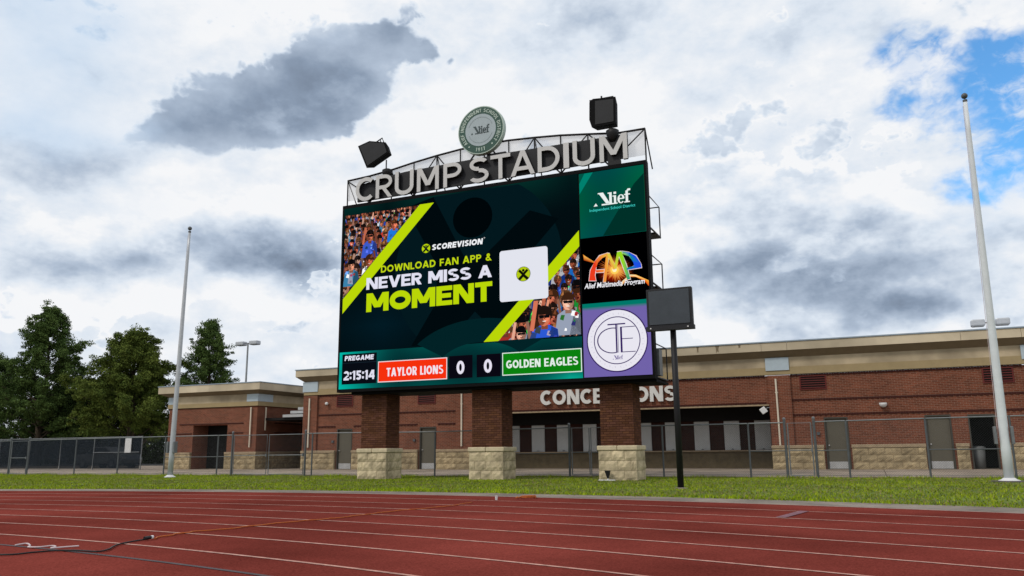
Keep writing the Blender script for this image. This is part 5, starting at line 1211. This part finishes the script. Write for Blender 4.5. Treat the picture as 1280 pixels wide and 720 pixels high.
# ------------------------------------------------------------------ trees
def tree(name, x, y, h, rfun, z0, seed, label, n_cl, leaf, cone, lean=0, ncol=((.034, .066, .020), (.115, .17, .045))):
    rg = np.random.default_rng(seed); rs = random.Random(seed)
    t = thing(name, label, 'tree', (x, y, 0), 'trees behind the windscreen fence')
    tk = MB().tube([(x + lean * k / 8 * k / 8 + .12 * math.sin(k + seed), y + .1 * math.cos(k * 1.3), h * .97 * k / 8) for k in range(9)], h * .022, 9, r2=.03).build('trunk', 'trunk', t, smooth=True)
    cen = []; limbs = MB()
    nl = 84
    for i in range(nl):
        f = (i + .5) / nl; zb = z0 + (h - z0) * f ** .92; rr = rfun(f) * rs.uniform(.60, 1.0) * (1.28 if i % 5 == 0 else 1); a = i * 2.399 + rs.uniform(-.4, .4)
        rise = (.38 if cone else .55) * rr + rs.uniform(-.2, .3); bx, by = x + lean * (zb / h) ** 2, y
        end = Vector((bx + math.cos(a) * rr, by + math.sin(a) * rr, min(zb + rise, h * 1.01))); st_ = Vector((bx, by, zb))
        mid = (st_ + end) / 2 + Vector((0, 0, .12 * rr * (1 if not cone else .4)))
        limbs.tube([st_, mid, end], .045 * max(.4, rr / 3), 5, r2=.012)
        m_ = max(3, int(1.15 * n_cl / nl * (.4 + rr / 3)))
        for k in range(m_):
            s = rs.uniform(.22, 1.0) ** .75; p = (st_ * (1 - s) ** 2 + mid * 2 * s * (1 - s) + end * s * s)
            cen.append((p.x + rs.gauss(0, .18), p.y + rs.gauss(0, .18), p.z + rs.gauss(0, .24), (.20 + .26 * rs.random()) * (1.15 - .35 * s)))
    for k in range(8): cen.append((x + lean + rs.gauss(0, .12), y, h - k * .22, .22 + .03 * k))
    limbs.build('limbs', 'trunk', t)
    cen = np.array(cen); npl = leaf; tot = len(cen) * npl
    c = np.repeat(cen, npl, 0); d = rg.normal(0, 1, (tot, 3)); d /= np.linalg.norm(d, axis=1)[:, None]; rad_ = rg.uniform(0, 1, tot) ** .45
    pos = c[:, :3] + d * (c[:, 3] * rad_)[:, None] * np.array([1.25, 1.25, .8])
    u = rg.normal(0, 1, (tot, 3)); u /= np.linalg.norm(u, axis=1)[:, None]; v = np.cross(u, rg.normal(0, 1, (tot, 3))); v /= np.linalg.norm(v, axis=1)[:, None]
    s = rg.uniform(.045, .105, tot)[:, None]
    V_ = np.stack([pos - u * s, pos + v * s * .5, pos + u * s, pos - v * s * .5], 1).reshape(-1, 3)
    me = bpy.data.meshes.new('crown'); me.vertices.add(4 * tot); me.vertices.foreach_set('co', (V_ - np.array([x, y, 0])).ravel())
    me.loops.add(4 * tot); me.loops.foreach_set('vertex_index', np.arange(4 * tot)); me.polygons.add(tot); me.polygons.foreach_set('loop_start', np.arange(0, 4 * tot, 4)); me.update()
    g1 = np.repeat(rg.uniform(0, 1, len(cen)), npl) * .6 + rg.uniform(0, .4, tot); cc = np.array(ncol[0]) * (1 - g1)[:, None] + np.array(ncol[1]) * g1[:, None]
    at = me.color_attributes.new('Col', 'FLOAT_COLOR', 'POINT'); at.data.foreach_set('color', np.repeat(np.concatenate([cc, np.ones((tot, 1))], 1), 4, 0).ravel())
    me.materials.append(MT['leaf']); o = bpy.data.objects.new('crown', me); COL.objects.link(o); o.parent = t
    return t
tree('cypress_tree', -67.9, 50, 13.9, lambda f: 5.6 * (1 - f) ** .75 + .35, 1.2, 3, 'tallest pointed cypress tree at far left with ragged side branches', 1400, 60, True)
tree('broadleaf_tree', -56.9, 50, 10.8, lambda f: 4.9 * (1 - f ** 1.5) ** .8 + .35, .6, 5, 'rounded bushy green tree between the tall cypress and the small brick building', 1700, 60, False, ncol=((.036, .064, .014), (.15, .185, .038)))
tree('cypress_tree', -53.6, 55, 12.3, lambda f: 3.5 * (1 - f) ** .8 + .3, 3.2, 9, 'slim pointed tree rising right behind the roof of the small brick building', 900, 60, True)
tree('broadleaf_tree', -76.5, 50, 9.9, lambda f: 4.6 * math.sin(math.pi * min(1, (f * .8 + .18))) ** .7 + .2, .8, 13, 'dark leafy tree cut by the left edge of the photo', 950, 60, False)
tree('broadleaf_tree', -62.4, 53, 7.2, lambda f: 4.4 * math.sin(math.pi * min(1, (f * .75 + .22))) ** .6, .5, 17, 'low dark bushy tree filling the gap between the tall cypress and the rounded tree', 900, 60, False, ncol=((.015, .03, .010), (.035, .055, .016)))
tree('broadleaf_tree', -70.5, 54, 6.6, lambda f: 4.4 * math.sin(math.pi * min(1, (f * .75 + .22))) ** .6, .4, 21, 'low dark shrubby tree under the tall cypress beside the left edge', 900, 60, False, ncol=((.015, .03, .010), (.035, .055, .016)))

# dark wood beyond the car park
hn = 60000; hp = np.stack([rng.uniform(-100, -30, hn), rng.uniform(62, 68, hn), rng.uniform(0, 1, hn)], 1); hp[:, 2] *= 3.6 + 1.1 * np.sin(hp[:, 0] * .7) + .8 * np.sin(hp[:, 0] * 1.9)
u = rng.normal(0, .13, (hn, 3)); v = rng.normal(0, .13, (hn, 3)); hv = np.stack([hp - u, hp + v, hp + u], 1).reshape(-1, 3)
me = bpy.data.meshes.new('shrub_belt'); me.from_pydata(hv.tolist(), [], np.arange(3 * hn).reshape(-1, 3).tolist())
at = me.color_attributes.new('Col', 'FLOAT_COLOR', 'POINT'); at.data.foreach_set('color', np.repeat(np.concatenate([rng.uniform(.4, 1.3, (hn, 1)) * np.array([[.022, .038, .014]]), np.ones((hn, 1))], 1), 3, 0).ravel())
me.materials.append(MT['leaf']); o = bpy.data.objects.new('shrub_belt', me); COL.objects.link(o); tag(o, 'dark belt of shrubs far behind the windscreen fence', 'shrubs', kind='stuff')
